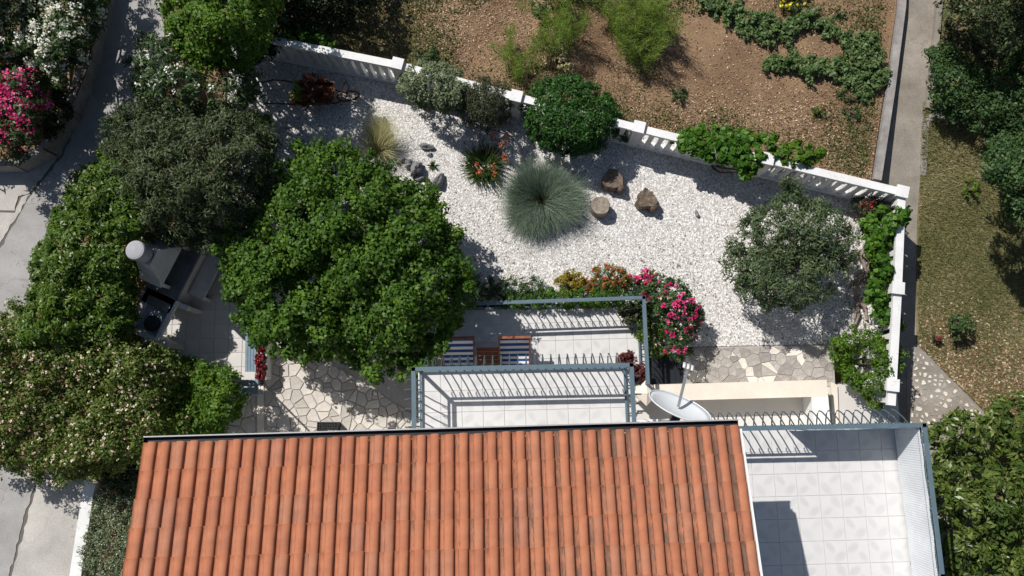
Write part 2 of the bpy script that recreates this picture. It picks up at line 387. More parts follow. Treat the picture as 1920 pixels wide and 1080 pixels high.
def lump(xy, f, ph):
    rg = np.random.default_rng(int(ph * 1000) + 7); o = np.zeros(len(xy)); tot = 0
    for k in (1.1, 1.5, 2.0, 2.7, 3.4, 4.3, 5.6, 7.0):
        a = rg.random() * 6.28; A = k ** -.7; o += A * np.sin(f * k * (xy[:, 0] * math.cos(a) + xy[:, 1] * math.sin(a)) + rg.random() * 6.28); tot += A * A
    return o / math.sqrt(tot) * .62
def clumps(rng, poly, zb, zt, dens, r, E=.5, low=.35, rough=.25, f=1.6):
    zm = (zb + zt) / 2; S = FPX / (CAM_H - zm)
    n = max(5, int(area(poly) / S ** 2 * dens))
    uv = samp(rng, poly, n); e = edged(uv, poly) / S
    k = int(n * .12); pp = np.asarray(poly, float); pq = np.roll(pp, -1, 0); ll = np.linalg.norm(pq - pp, axis=1); ii = rng.choice(len(pp), k, p=ll / ll.sum())
    tt = rng.random((k, 1)); cen = pp.mean(0); ed = pp[ii] + (pq[ii] - pp[ii]) * tt; uv[:k] = ed + (cen - ed) * (-.09 + .15 * rng.random((k, 1))); e[:k] = edged(uv[:k], poly) / S
    g = np.sqrt(np.clip(1 - (1 - np.minimum(1, (e + r * .3) / E)) ** 2, .02, 1))
    xy = Pn(uv, zm)[:, :2]
    g = g * (1 - rough + rough * lump(xy, f, rng.random() * 9))
    z = zb + (zt - zb) * g
    lo = rng.random(n) < low
    z = np.where(lo, zb + (z - zb) * rng.random(n), z - r * .6 * rng.random(n))
    return Pn(uv, z)
def fol(rng, C, r, per, L, Wd, up=.6, flat=.75, fold=.3, cr=.5):
    n = len(C) * per
    d = unit(rng, n); rad = r * (.7 + .6 * np.repeat(rng.random(len(C)), per))
    off = d * (rad * rng.random(n) ** .45)[:, None]; off[:, 2] *= flat
    pos = np.repeat(C, per, 0) + off
    nrm = d * .8 + unit(rng, n) * .7; nrm[:, 2] += up
    rn = np.clip(cr * np.repeat(rng.random(len(C)), per) + (1 - cr) * rng.random(n), 0, 1)
    return leaves(rng, pos, nrm, L, Wd, fold, rn)
def join(*parts):
    V = []; F = []; R = []; b = 0
    for v, f, r in parts:
        V.append(v); F.append(f + b); R.append(r); b += len(v)
    return np.concatenate(V), np.concatenate(F), np.concatenate(R)
def flowers_on(rng, C, n, r, size, petals=6, spread=.04, top=.5):
    """n blossoms sitting on the outside of clumps C"""
    z = C[:, 2]; k = np.argsort(z + rng.random(len(z)) * top)[-max(3, int(len(z) * .7)):]
    c = C[rng.choice(k, n)]; d = unit(rng, n); d[:, 2] = np.abs(d[:, 2]) + .4; d /= np.linalg.norm(d, axis=1, keepdims=True)
    c = c + d * r * 1.02
    q = np.repeat(c, petals, 0) + unit(rng, n * petals) * spread
    nr = np.repeat(d, petals, 0) + unit(rng, n * petals) * .7
    rn = np.clip(np.repeat(rng.random(n), petals) * .7 + rng.random(n * petals) * .3, 0, 1)
    return leaves(rng, q, nr, size, size * .8, .2, rn)
def branch(mb, rng, a, b, r0, r1, bend=.12, n=5, sides=6):
    a = Vector(a); b = Vector(b); L = (b - a).length; pts = []; rr = []
    o1 = Vector(rng.normal(size=3)) * bend * L
    for i in range(n):
        t = i / (n - 1); pts.append(a.lerp(b, t) + o1 * math.sin(t * math.pi)); rr.append(r0 + (r1 - r0) * t)
    mb.tube(pts, rr, sides); return pts
SEED = [10]
def shrub(name, label, cat, poly, zb, zt, m, leaf=(.07, .04), r=.16, dens=34, per=40, E=.5, low=.35, rough=.25, f=1.6, up=.6,
          zg=0.0, group=None, fl=None, trunk=None, cr=.38, flat=.75, dm=1.75):
    """a shrub or tree: foliage/crown inside the traced outline, stems from the ground, flowers on top"""
    SEED[0] += 1; rng = np.random.default_rng(SEED[0])
    r *= .8; per = max(8, int(per * .75))
    C = clumps(rng, poly, zb, zt, dens * dm * 1.4, r, E, low, rough * .8, f)
    cen = Vector(C.mean(0)); base = Vector((cen.x, cen.y, zg))
    if trunk: base = P(trunk[0], trunk[1], zg)
    t = T(name, label, cat, base, group)
    mb = MB(); big = cat == 'tree'
    top = base + Vector((0, 0, (zb - zg) * (.6 if big else .3) + .05))
    r0 = .13 if big else .035
    if big: branch(mb, rng, base, top, r0, r0 * .75, .06, 5, 9)
    k = rng.choice(len(C), min(len(C), 16 if big else 7), replace=False)
    for i in k:
        p = Vector(C[i]); p.z -= r * .4
        pts = branch(mb, rng, top if big else base + Vector((rng.normal() * .05, rng.normal() * .05, 0)), p, r0 * (.5 if big else 1), .01, .1, 5, 5)
        if big:
            for q in rng.choice(len(C), 2):
                d = Vector(C[q])
                if (d - pts[3]).length < 1.3: branch(mb, rng, pts[2], d, .025, .006, .1, 4, 4)
    mb.build("trunk" if big else "stem", BARK, t, True)
    V, F, R = fol(rng, C, r, per, leaf[0] * 1.12, leaf[1] * 1.15, up, flat, cr=cr)
    mk("crown" if big else "foliage", V, F, m, t, rnd=R)
    for (fm, n, size, pet, spr) in (fl or []):
        V, F, R = flowers_on(rng, C, n, r, size, pet, spr); mk("flowers", V, F, fm, t, rnd=R, kind="stuff")
    return t, C, rng
def blades(rng, base, az, length, lean, width, segs=4, droop=.5, rn=None):
    """curved tapering blades: base (n,3), azimuth, lean = start angle from vertical"""
    n = len(base); V = np.empty((n, (segs + 1) * 2, 3)); ang = lean.copy(); p = base.copy()
    h = np.stack([np.cos(az), np.sin(az), np.zeros(n)], 1); s = np.stack([-np.sin(az), np.cos(az), np.zeros(n)], 1)
    for k in range(segs + 1):
        w = width * (1 - .92 * k / segs)
        V[:, 2 * k] = p - s * (w / 2)[:, None]; V[:, 2 * k + 1] = p + s * (w / 2)[:, None]
        st = (length / segs)[:, None]
        p = p + st * (h * np.sin(ang)[:, None] + np.array([0, 0, 1.0]) * np.cos(ang)[:, None]); ang = ang + droop / segs
    f0 = np.array([[2 * k, 2 * k + 1, 2 * k + 3, 2 * k + 2] for k in range(segs)])
    F = (f0[None] + (np.arange(n) * (segs + 1) * 2)[:, None, None]).reshape(-1, 4)
    rn = rng.random(n) if rn is None else rn
    return V.reshape(-1, 3), F, np.repeat(rn, (segs + 1) * 2)

# ------------------------------------------------------------------ setting: ground, road, garden beds, paths
S_ = "structure"
def sheet(name, poly, z0, z1, m, parent=None, kind=S_):
    mb = MB().prism([P(u, v, z1) for u, v in poly], z0, z1)
    return mb.build(name, m, parent, kind=kind)
mb = MB().box((0, 0, -1.35), (260, 260, .5)); mb.build("ground", M_GROUND, kind=S_)

ROAD = [(-700, 330), (40, 318), (95, 290), (140, 215), (172, 120), (205, -20), (235, -160), (400, -160), (420, 60), (330, 240), (260, 420), (225, 640), (235, 900), (190, 1230), (-700, 1230)]
sheet("road_base", ROAD, -1.0, -.012, plain("road_joint", (.13, .115, .10), .95))
def rag(poly, seed, a=2.2):
    rr = random.Random(seed); out = []
    for p, q in zip(poly, poly[1:] + poly[:1]):
        out.append(p); L = math.hypot(q[0] - p[0], q[1] - p[1])
        if L < 420:
            k = int(L / 9)
            out += [(p[0] + (q[0] - p[0]) * t / (k + 1) + rr.uniform(-a, a), p[1] + (q[1] - p[1]) * t / (k + 1) + rr.uniform(-a, a)) for t in range(1, k + 1)]
    return out
def slab(poly, z, m): return sheet("road", rag(poly, len(poly)), -.3, z, m)
slab([(212, -150), (390, -150), (410, 60), (322, 240), (255, 420), (222, 640), (226, 893), (66, 897), (16, 1080), (-10, 1230), (-700, 1230), (-700, 1080), (-160, 700), (2, 463), (62, 362), (120, 290), (160, 180)], 0.0, M_ROAD)
slab([(-700, 335), (38, 322), (92, 294), (118, 283), (55, 362), (34, 368), (28, 395), (-700, 380)], 0.004, M_ROAD2)
slab([(-700, 384), (28, 399), (40, 370), (57, 364), (-3, 461), (-165, 696), (-700, 1075)], -.002, M_ROAD2)
slab([(70, 901), (168, 897), (130, 1080), (110, 1230), (-5, 1230), (21, 1082)], .004, M_ROAD2)

# planted bank on the far side of the road, held by a kerb wall
bank = [(-700, 322), (38, 306), (90, 278), (134, 206), (166, 112), (198, -20), (225, -160), (-700, -160)]
sheet("planting_bank", bank, -1.0, .42, M_SOIL)
mb = MB(); kl = [(-700, 326), (40, 311), (93, 283), (138, 210), (170, 115), (202, -20), (230, -160)]
for a, b in zip(kl, kl[1:]): mb.beam(P(*a, .24), P(*b, .24), .16, .5)
kw = mb.build("kerb_wall", M_CURB); tag(kw, "low weathered concrete wall edging the road under the oleanders", "wall")

GRAVEL = [(430, 60), (530, 92), (742, 130), (968, 192), (1198, 248), (1440, 308), (1680, 372), (1672, 540), (1650, 640), (1562, 645), (1300, 650), (1225, 660), (1225, 568), (885, 572), (850, 660), (640, 640), (500, 590), (440, 560), (400, 440), (420, 250)]
sheet("gravel_bed", GRAVEL, -1.0, 0.0, M_GBASE)
SOILP = [(480, -160), (1688, -160), (1680, 20), (1632, 345), (1440, 296), (1198, 238), (968, 182), (742, 120), (520, 78), (430, 50)]
sheet("vegetable_plot", SOILP, -1.0, .03, M_SOIL)
sheet("hedge_strip", [(300, -160), (480, -160), (430, 55), (418, 250), (398, 445), (330, 470), (262, 560), (262, 660), (400, 692), (420, 760), (420, 900), (262, 900), (245, 1230), (165, 1230), (205, 900), (100, 890), (-20, 860), (-40, 700), (20, 640), (110, 420), (190, 290), (260, 240), (310, 120)], -.4, .05, M_SOIL)

# path on the right: slopes down to the flagged area
def zp(v): return float(np.interp(v, [-200, 250, 420, 1400], [-.15, -.2, -.6, -.62]))
def ribbon(name, left, right, m, dz=0.0, thick=.9):
    V = []; F = []; n = len(left)
    for (a, b) in zip(left, right):
        za, zb = zp(a[1]) + dz, zp(b[1]) + dz
        V += [P(*a, za), P(*b, zb), P(*a, za) - Vector((0, 0, thick)), P(*b, zb) - Vector((0, 0, thick))]
    for i in range(n - 1):
        a = i * 4; b = a + 4; F += [(a, b, b + 1, a + 1), (a, a + 2, b + 2, b), (a + 1, b + 1, b + 3, a + 3)]
    F += [(0, 1, 3, 2), (4 * n - 4, 4 * n - 2, 4 * n - 1, 4 * n - 3)]
    return mk(name, V, F, m, kind=S_)
ribbon("path", [(1690, -160), (1682, 20), (1660, 180), (1640, 330), (1676, 400), (1676, 520), (1670, 640), (1668, 860), (1668, 1230)],
       [(1774, -160), (1760, 20), (1742, 180), (1728, 330), (1722, 420), (1721, 520), (1721, 641), (1850, 770), (1900, 1230)], M_PATH)
LAWNL = [(1772, -160), (1758, 20), (1740, 180), (1726, 330), (1720, 420), (1719, 520), (1719, 643), (1848, 774), (1898, 1230)]
LAWNR = [(2700, v) for _, v in LAWNL]
ribbon("lawn", LAWNL, LAWNR, M_LAWN, .02)
mb = MB(); wl = [(1691, -160), (1683, 20), (1662, 180), (1637, 342)]
for a, b in zip(wl, wl[1:]): mb.beam(P(*a, -.12), P(*b, -.12), .17, .46)
tag(mb.build("garden_wall", M_CURB), "low concrete wall between the brown vegetable plot and the path", "wall")
mb = MB(); wl = [(1764, -60), (1754, 60), (1738, 205)]
for a, b in zip(wl, wl[1:]): mb.beam(P(*a, zp(a[1]) + .02), P(*b, zp(b[1]) + .02), .13, .2)
tag(mb.build("path_kerb", M_PATH), "narrow concrete kerb along the path beside the dark wild shrubs", "kerb")
mb = MB(); wl = [(1727, 330), (1733, 232), (1745, 219), (1790, 224), (1850, 236)]
for a, b in zip(wl, wl[1:]): mb.beam(P(*a, zp(a[1]) - .06), P(*b, zp(b[1]) - .06), .13, .2)
tag(mb.build("bed_wall", M_CURB), "curved low concrete edging that turns off the path into the shrubs", "wall")

# pebbles
rng = np.random.default_rng(1)
def pebbles(poly, n, lo, hi, zs=.0):
    uv = samp(rng, poly, n); c = Pn(uv, zs); r = lo + (hi - lo) * rng.random(n) ** 1.6
    o = np.array([[1, 0, -.3], [-1, 0, -.3], [0, 1, -.3], [0, -1, -.3], [0, 0, 1]], float)
    a = rng.random(n) * 6.28; ca, sa = np.cos(a), np.sin(a)
    V = o[None] * (r[:, None, None] * (.65 + .7 * rng.random((n, 5, 1)))); V[:, :, 2] *= .55
    x = V[:, :, 0] * ca[:, None] - V[:, :, 1] * sa[:, None]; y = V[:, :, 0] * sa[:, None] + V[:, :, 1] * ca[:, None]
    V[:, :, 0], V[:, :, 1] = x, y; V[:, 4, :2] += (r * .5)[:, None] * rng.normal(size=(n, 2)) * .6
    V += c[:, None]; V[:, :, 2] += (r * .25 * rng.random(n))[:, None]
    f = np.array([[0, 2, 4], [2, 1, 4], [1, 3, 4], [3, 0, 4]])
    F = (f[None] + (np.arange(n) * 5)[:, None, None]).reshape(-1, 3)
    return V.reshape(-1, 3), F, np.repeat(np.clip(rng.random(n) - .16 * np.clip(lump(c[:, :2], .7, 3.3) + .1, 0, 1), 0, 1), 5)
V, F, R = pebbles(GRAVEL, 110000, .010, .027)
o = mk("gravel", V, F, M_PEB, rnd=R, kind="stuff"); tag(o, "white gravel covering the garden bed", "gravel")
n = 2600
uv = np.concatenate([samp(rng, GRAVEL, 700), samp(rng, [(840, 200), (960, 215), (965, 270), (900, 265)], 500), samp(rng, [(1570, 390), (1650, 400), (1650, 640), (1590, 640)], 800), samp(rng, [(480, 250), (560, 230), (600, 300), (500, 330)], 300), samp(rng, [(920, 500), (1300, 480), (1330, 640), (1250, 660)], 300)])
pos = Pn(uv, .022); nr = unit(rng, n) * .5; nr[:, 2] += 1
V, F, R = leaves(rng, pos, nr, .035, .016, .2)
o = mk("fallen_leaves", V, F, attrmat("dry_leaf", [(0, (.05, .035, .02)), (.6, (.17, .11, .055)), (1, (.3, .22, .11))], .8), rnd=R, kind="stuff"); tag(o, "small dry leaves scattered on the white gravel", "leaf litter")
# wood chips and straw on the vegetable plot
n = 85000
uv = samp(rng, [(480, -120), (1690, -120), (1680, 20), (1632, 340), (1198, 236), (742, 118), (500, 74)], n)
den = lump(Pn(uv, .03)[:, :2], .55, 2.0) + .7 * np.clip((uv[:, 1] - 170) / 100, 0, 1) + rng.normal(size=n) * .5
uv = uv[den > -.35]; n = len(uv)
pos = Pn(uv, .035 + .02 * rng.random(n)); nr = unit(rng, n) * .45; nr[:, 2] += 1
rn = np.clip(rng.random(n) ** 1.5 * .85 + .25 * (lump(pos[:, :2], .5, 5.0) * .5 + .3), 0, 1)
V, F, R = leaves(rng, pos, nr, .042, .018, .1, rn, .6)
o = mk("wood_chips", V, F, M_CHIP, rnd=R, kind="stuff"); tag(o, "dry wood chips and straw scattered over the brown soil", "mulch")
# weeds on the plot: a patchy low cover
n = 26000
uv = samp(rng, [(640, -100), (1670, -100), (1625, 330), (1198, 230), (780, 125), (640, 95)], n)
w = lump(Pn(uv, 0)[:, :2], .9, 7.7) + lump(Pn(uv, 0)[:, :2], .35, 1.3) * .8 + .6 * np.clip((1080 - uv[:, 0]) / 150, 0, 1) + .3 * np.clip((uv[:, 1] - 160) / 90, 0, 1) * np.clip((1500 - uv[:, 0]) / 200, 0, 1) - .5 * ((uv[:, 0] > 1240) & (uv[:, 1] < 200) & (uv[:, 1] > 60))
uv = uv[(w + rng.normal(size=n) * .3) > .6]; n = len(uv); per = 4
pos = np.repeat(Pn(uv, .05), per, 0) + rng.normal(size=(n * per, 3)) * np.array([.05, .05, .02]); nr = unit(rng, n * per) * .7; nr[:, 2] += .9
V, F, R = leaves(rng, pos, nr, .055, .025, .2)
o = mk("weeds", V, F, leafm("leaf_weed", (.055, .065, .02), (.10, .115, .035), (.19, .19, .07), .2), rnd=R, kind="stuff"); tag(o, "low green weeds creeping over the brown vegetable plot", "weeds")
# lawn grass
n = 46000
uv = samp(rng, [(1730, 190), (1990, 190), (1990, 800), (1850, 775), (1721, 645), (1722, 420)], n)
zz = np.interp(uv[:, 1], [-200, 250, 420, 1400], [-.13, -.18, -.58, -.6])
base = Pn(uv, zz); g = lump(base[:, :2], .8, 3.1) + .25 * lump(base[:, :2], 3, 1)
keep = (g - 1.1 * np.clip((uv[:, 1] - 540) / 160, 0, 1) + rng.normal(size=n) * .5) > -.85; base = base[keep]; g = g[keep]; n = len(base)
V, F, R = blades(rng, base, rng.random(n) * 6.28, .05 + .05 * rng.random(n), .5 + .6 * rng.random(n), .012 + .008 * rng.random(n), 1, .4,
                 np.clip(.5 - .22 * g + rng.normal(size=n) * .2, 0, 1))
o = mk("grass", V, F, L_GRASS, rnd=R, kind="stuff"); tag(o, "dry patchy grass of the lawn beyond the path", "grass")
n = 9000
uv = samp(rng, [(1725, 540), (1990, 520), (1990, 800), (1850, 775), (1725, 650)], n); zz = -.575 * np.ones(n)
kp = (lump(Pn(uv, -.6)[:, :2], 1.2, 4.) * .35 + (uv[:, 1] - 600) / 150 + rng.normal(size=n) * .3) > .2; uv = uv[kp]; zz = zz[kp]; n = len(uv)
pos = Pn(uv, zz); nr = unit(rng, n) * .5; nr[:, 2] += 1
V, F, R = leaves(rng, pos, nr, .06, .035, .2, rng.random(n) ** 1.2)
o = mk("leaf_litter", V, F, M_CHIP, rnd=R, kind="stuff"); tag(o, "dry brown fallen leaves littering the lawn edge", "leaf litter")

# ------------------------------------------------------------------ paved floors (pieces are separate objects)
def clip(poly, p, nrm):
    out = []
    for i in range(len(poly)):
        a, b = poly[i], poly[(i + 1) % len(poly)]
        da = (a[0] - p[0]) * nrm[0] + (a[1] - p[1]) * nrm[1]; db = (b[0] - p[0]) * nrm[0] + (b[1] - p[1]) * nrm[1]
        if da <= 0: out.append(a)
        if da * db < 0:
            t = da / (da - db); out.append((a[0] + (b[0] - a[0]) * t, a[1] + (b[1] - a[1]) * t))
    return out
def crazy(parent, region, z, spacing, gap, mats, seed, keep=1.0, shrink=(.0, .0), h=.02, holes=None):
    """irregular flagstones: relaxed random cells, each its own little prism"""
    rr = random.Random(seed)
    reg = [tuple(P(u, v, z)[:2]) for u, v in region]
    A = sum(reg[i][0] * reg[(i + 1) % len(reg)][1] - reg[(i + 1) % len(reg)][0] * reg[i][1] for i in range(len(reg)))
    if A < 0: reg = reg[::-1]
    xs = [p[0] for p in reg]; ys = [p[1] for p in reg]; pts = []
    y = min(ys) - spacing; row = 0
    while y < max(ys) + spacing:
        x = min(xs) - spacing + (row % 2) * spacing * .5
        while x < max(xs) + spacing:
            pts.append((x + rr.uniform(-.62, .62) * spacing, y + rr.uniform(-.62, .62) * spacing)); x += spacing
        y += spacing * .9; row += 1
    for i, p in enumerate(pts):
        cell = [(p[0] - spacing * 2, p[1] - spacing * 2), (p[0] + spacing * 2, p[1] - spacing * 2), (p[0] + spacing * 2, p[1] + spacing * 2), (p[0] - spacing * 2, p[1] + spacing * 2)]
        for j, q in enumerate(pts):
            dx, dy = q[0] - p[0], q[1] - p[1]; d = math.hypot(dx, dy)
            if j == i or d > spacing * 3.2: continue
            g = gap / 2
            cell = clip(cell, ((p[0] + q[0]) / 2 - dx / d * g, (p[1] + q[1]) / 2 - dy / d * g), (dx / d, dy / d))
            if len(cell) < 3: break
        if len(cell) < 3: continue
        for a, b in zip(reg, reg[1:] + reg[:1]):
            ex, ey = b[0] - a[0], b[1] - a[1]; l = math.hypot(ex, ey); nx, ny = ey / l, -ex / l
            cell = clip(cell, (a[0] - nx * gap * .4, a[1] - ny * gap * .4), (nx, ny))
            if len(cell) < 3: break
        if len(cell) < 3: continue
        cx = sum(c[0] for c in cell) / len(cell); cy = sum(c[1] for c in cell) / len(cell)
        ar = abs(sum(cell[k][0] * cell[(k + 1) % len(cell)][1] - cell[(k + 1) % len(cell)][0] * cell[k][1] for k in range(len(cell)))) / 2
        if ar < spacing ** 2 * .06 or rr.random() > keep: continue
        s = 1 - rr.uniform(*shrink)
        cell = [((c[0] - cx) * s, (c[1] - cy) * s) for c in cell]
        if rr.random() < .35 and len(cell) > 4 and shrink[1] > 9: cell.pop(rr.randrange(len(cell)))
        m = mats[0] if rr.random() < .3 or len(mats) == 1 else rr.choice(mats)
        hh = h + rr.uniform(-.004, .004); n = len(cell)
        V = [(x, y, -.02) for x, y in cell] + [(x, y, hh - .006) for x, y in cell] + [(x * .965, y * .965, hh) for x, y in cell]
        F = [tuple(range(2 * n, 3 * n))] + [(k, (k + 1) % n, (k + 1) % n + n, k + n) for k in range(n)] + [(k + n, (k + 1) % n + n, (k + 1) % n + 2 * n, k + 2 * n) for k in range(n)]
        mk("stone", V, F, m, parent, loc=(cx, cy, z))
def tiles(parent, org, ex, ey, nx, ny, size, gap, m, h=.012, inside=None, name="floor_tile"):
    s = size / 2 - gap / 2; b = .003
    V = [(-s, -s, -.01), (s, -s, -.01), (s, s, -.01), (-s, s, -.01), (-s, -s, h - b), (s, -s, h - b), (s, s, h - b), (-s, s, h - b), (-s + b, -s + b, h), (s - b, -s + b, h), (s - b, s - b, h), (-s + b, s - b, h)]
    F = [(8, 9, 10, 11)] + [(k, (k + 1) % 4, (k + 1) % 4 + 4, k + 4) for k in range(4)] + [(k + 4, (k + 1) % 4 + 4, (k + 1) % 4 + 8, k + 8) for k in range(4)]
    me = bpy.data.meshes.new(name); me.from_pydata(V, [], F); me.update(); me.materials.append(m)
    rz = math.atan2(ex.y, ex.x)
    for j in range(ny):
        for i in range(nx):
            c = org + ex * ((i + .5) * size) + ey * ((j + .5) * size)
            if inside and not inside(c): continue
            mo(name, me, parent, None, c, rz)
def wpoly(poly):
    pts = np.array([[p[0], p[1]] for p in poly])
    return lambda c: bool(inpoly(np.array([[c.x, c.y]]), pts)[0])

# crazy paving in front of the house
FL = [(436, 690), (500, 600), (560, 640), (640, 640), (860, 655), (870, 700), (870, 860), (400, 870)]
fp = sheet("flagstone_paving", FL, -1.0, .004, M_JOINT)
crazy(fp, [(497, 600), (560, 640), (640, 640), (800, 650), (800, 850), (497, 850)], .004, .235, .02, [M_FLAG], 5)
sheet("paving_step", [(482, 716), (494, 716), (494, 850), (482, 850)], -.3, .03, M_CREAM)
crazy(fp, [(440, 738), (480, 738), (480, 850), (400, 850)], .004, .3, .028, [M_FLAG], 8)
# barbecue patio
pt = sheet("patio", [(330, 440), (440, 430), (500, 590), (500, 648), (482, 712), (482, 742), (420, 742), (300, 690), (250, 640)], -1.0, .006, M_GROUT)
a0 = P(478, 742, .006); exx = Vector((-1, -.012, 0)).normalized(); eyy = Vector((-.012, 1, 0)).normalized()
pin = wpoly([P(u, v, 0) for u, v in [(336, 446), (436, 436), (478, 560), (478, 736), (425, 736), (306, 688), (256, 640)]])
tiles(pt, a0, exx, eyy, 9, 12, .31, .008, M_PATIO, .012, pin)
# paving strip below the gravel on the right
rp = sheet("stone_strip", [(1225, 655), (1300, 651), (1562, 646), (1566, 724), (1225, 728)], -1.0, .004, M_JOINT)
crazy(rp, [(1285, 653), (1560, 648), (1562, 716), (1285, 722)], .004, .21, .012, [M_FLAGG, M_FLAGG, M_FLAGW], 12, h=.016)
sheet("passage_floor", [(1160, 700), (1225, 728), (1566, 722), (1680, 700), (1690, 830), (1160, 850)], -1.0, -.02, M_PATIO)
# flagged end of the path with small white stones set in concrete
pe = sheet("flagged_apron", [(1700, 650), (1719, 645), (1845, 772), (1850, 850), (1700, 860)], -1.2, -.59, M_PATH)
crazy(pe, [(1706, 650), (1720, 650), (1840, 772), (1800, 840), (1706, 840)], -.59, .135, .02, [M_FLAGW, M_FLAGG], 21, .85, (.25, .6), .012)

# ------------------------------------------------------------------ house
ZE = 5.05
E0 = P(270, 838, ZE); E1 = P(1384, 806, ZE)
ex = (E1 - E0); RL = ex.length; ex.normalize(); ey = Vector((-ex.y, ex.x, 0))     # ey points away from the house
PH = math.radians(14.5); GA = .405; NC = 42; TW = RL / NC
sl_dir = -ey * math.cos(PH) + Vector((0, 0, math.sin(PH))); nrm = ex.cross(sl_dir).normalized()
if nrm.z < 0: nrm = -nrm
house = T("house", "house with orange barrel tile roof, white balcony and tiled roof terrace", "house", (E0.x + 4, E0.y - 3, -.6))
NR = 13
RIDGE = NR * GA
WF = .50                                                   # wall set back from the eave
wc = lambda a, b, z=0.0: E0 * 1 + ex * a - ey * b - Vector((0, 0, ZE)) + Vector((0, 0, z))
ZF = 2.5                                                   # balcony and terrace floor
depth = RIDGE * math.cos(PH)
MB().prism([wc(.35, WF), wc(RL - .06, WF), wc(RL - .06, 2 * depth - WF), wc(.35, 2 * depth - WF)], -.9, ZE - .05 + .07).build("wall", M_WALL, house)
gb = MB()                                                   # gable pieces under the roof
for a in (.36, RL - .16):
    p = [wc(a, WF, ZE), wc(a, 2 * depth - WF, ZE), wc(a, depth, ZE + math.tan(PH) * depth - .08)]
    q = [x + ex * .1 for x in p]; gb.add(p + q, [(0, 1, 2), (5, 4, 3), (0, 3, 4, 1), (1, 4, 5, 2), (2, 5, 3, 0)])
gb.build("gable", M_WALL, house)
rd = MB()
a, b, c = E0 - nrm * .03, E1 - nrm * .03, sl_dir * RIDGE
dn = Vector((0, 0, -.1)); bk = -ey * math.cos(PH) * RIDGE - Vector((0, 0, math.sin(PH) * RIDGE))
V = [a, b, b + c, a + c, a + c + bk, b + c + bk]; V += [v + dn for v in V]
rd.add(V, [(0, 1, 2, 3), (3, 2, 5, 4), (6, 9, 8, 7), (9, 10, 11, 8), (0, 6, 7, 1), (4, 5, 11, 10), (0, 3, 9, 6), (3, 4, 10, 9), (1, 7, 8, 2), (2, 8, 11, 5)])
roof = rd.build("roof", plain("roof_deck", (.16, .07, .04), .9), house)
# one tile: a narrow pan on the left and a barrel on the right
def tile_profile():
    pr = [(.0, .014), (.012, .0), (TW * .34, .0)]
    for k in range(1, 9):
        t = k / 8; pr.append((TW * .34 + TW * .66 * (1 - math.cos(math.pi * t)) / 2, .056 * math.sin(math.pi * t) ** .8 + .012 * t))
    return pr
PR = tile_profile(); LT = GA + .035
def tile_geo():
    V = []; n = len(PR)
    for y, lift, sc in ((0, .026, 1.0), (LT * .5, .016, .985), (LT, .004, .96)):
        for x, z in PR: V.append((x, y, lift + z * sc))
    for x, z in PR: V.append((x, 0, .026 + z - .017))
    F = []
    for r in range(2):
        for k in range(n - 1): F.append((r * n + k, r * n + k + 1, (r + 1) * n + k + 1, (r + 1) * n + k))
    for k in range(n - 1): F.append((3 * n + k, 3 * n + k + 1, k + 1, k))
    return V, F
TV, TF = tile_geo()
tme = bpy.data.meshes.new("roof_tile"); tme.from_pydata(TV, [], TF); tme.update(); tme.materials.append(M_ROOF)
tme.polygons.foreach_set("use_smooth", np.array([len(TF) - 10 > i for i in range(len(TF))]))
def frame(xd, yd, zd, p):
    return Matrix(((xd.x, yd.x, zd.x, p.x), (xd.y, yd.y, zd.y, p.y), (xd.z, yd.z, zd.z, p.z), (0, 0, 0, 1)))
rr = random.Random(4)
stuffV = []; stuffF = []
for r in range(NR):
    for i in range(NC):
        p = E0 + ex * (i * TW + rr.uniform(-.006, .006)) + sl_dir * (r * GA - .05 + rr.uniform(-.009, .009)) + nrm * rr.uniform(0, .007)
        yd = (sl_dir + ex * rr.uniform(-.014, .014)).normalized()
        if r < 7:
            o = bpy.data.objects.new("roof_tile", tme); COL.objects.link(o); o.parent = roof
            o.matrix_parent_inverse = WM[roof.as_pointer()].inverted(); o.matrix_world = frame(ex, yd, nrm, p)
            o.matrix_basis = frame(ex, yd, nrm, p)
        else:
            M = frame(ex, yd, nrm, p); b = len(stuffV); stuffV += [tuple(M @ Vector(v)) for v in TV]; stuffF += [tuple(k + b for k in f) for f in TF]
sl2 = -ey * math.cos(PH) - Vector((0, 0, math.sin(PH))); n2 = sl2.cross(ex).normalized(); n2 = n2 if n2.z > 0 else -n2
for r in range(NR):
    for i in range(NC):
        p = E1 + sl_dir * RIDGE + sl2 * (RIDGE - r * GA + .05) - ex * (i * TW)
        M = frame(-ex, -sl2, n2, p); b = len(stuffV); stuffV += [tuple(M @ Vector(v)) for v in TV]; stuffF += [tuple(k + b for k in f) for f in TF]
mk("roof_tile_field", stuffV, stuffF, M_ROOF, roof, kind="stuff")
rt = MB(); rt.tube([E0 + c + ex * (RL * k / 20) + Vector((0, 0, .02)) for k in range(21)], .11, 8); rt.build("ridge_tiles", M_ROOF, roof, True)
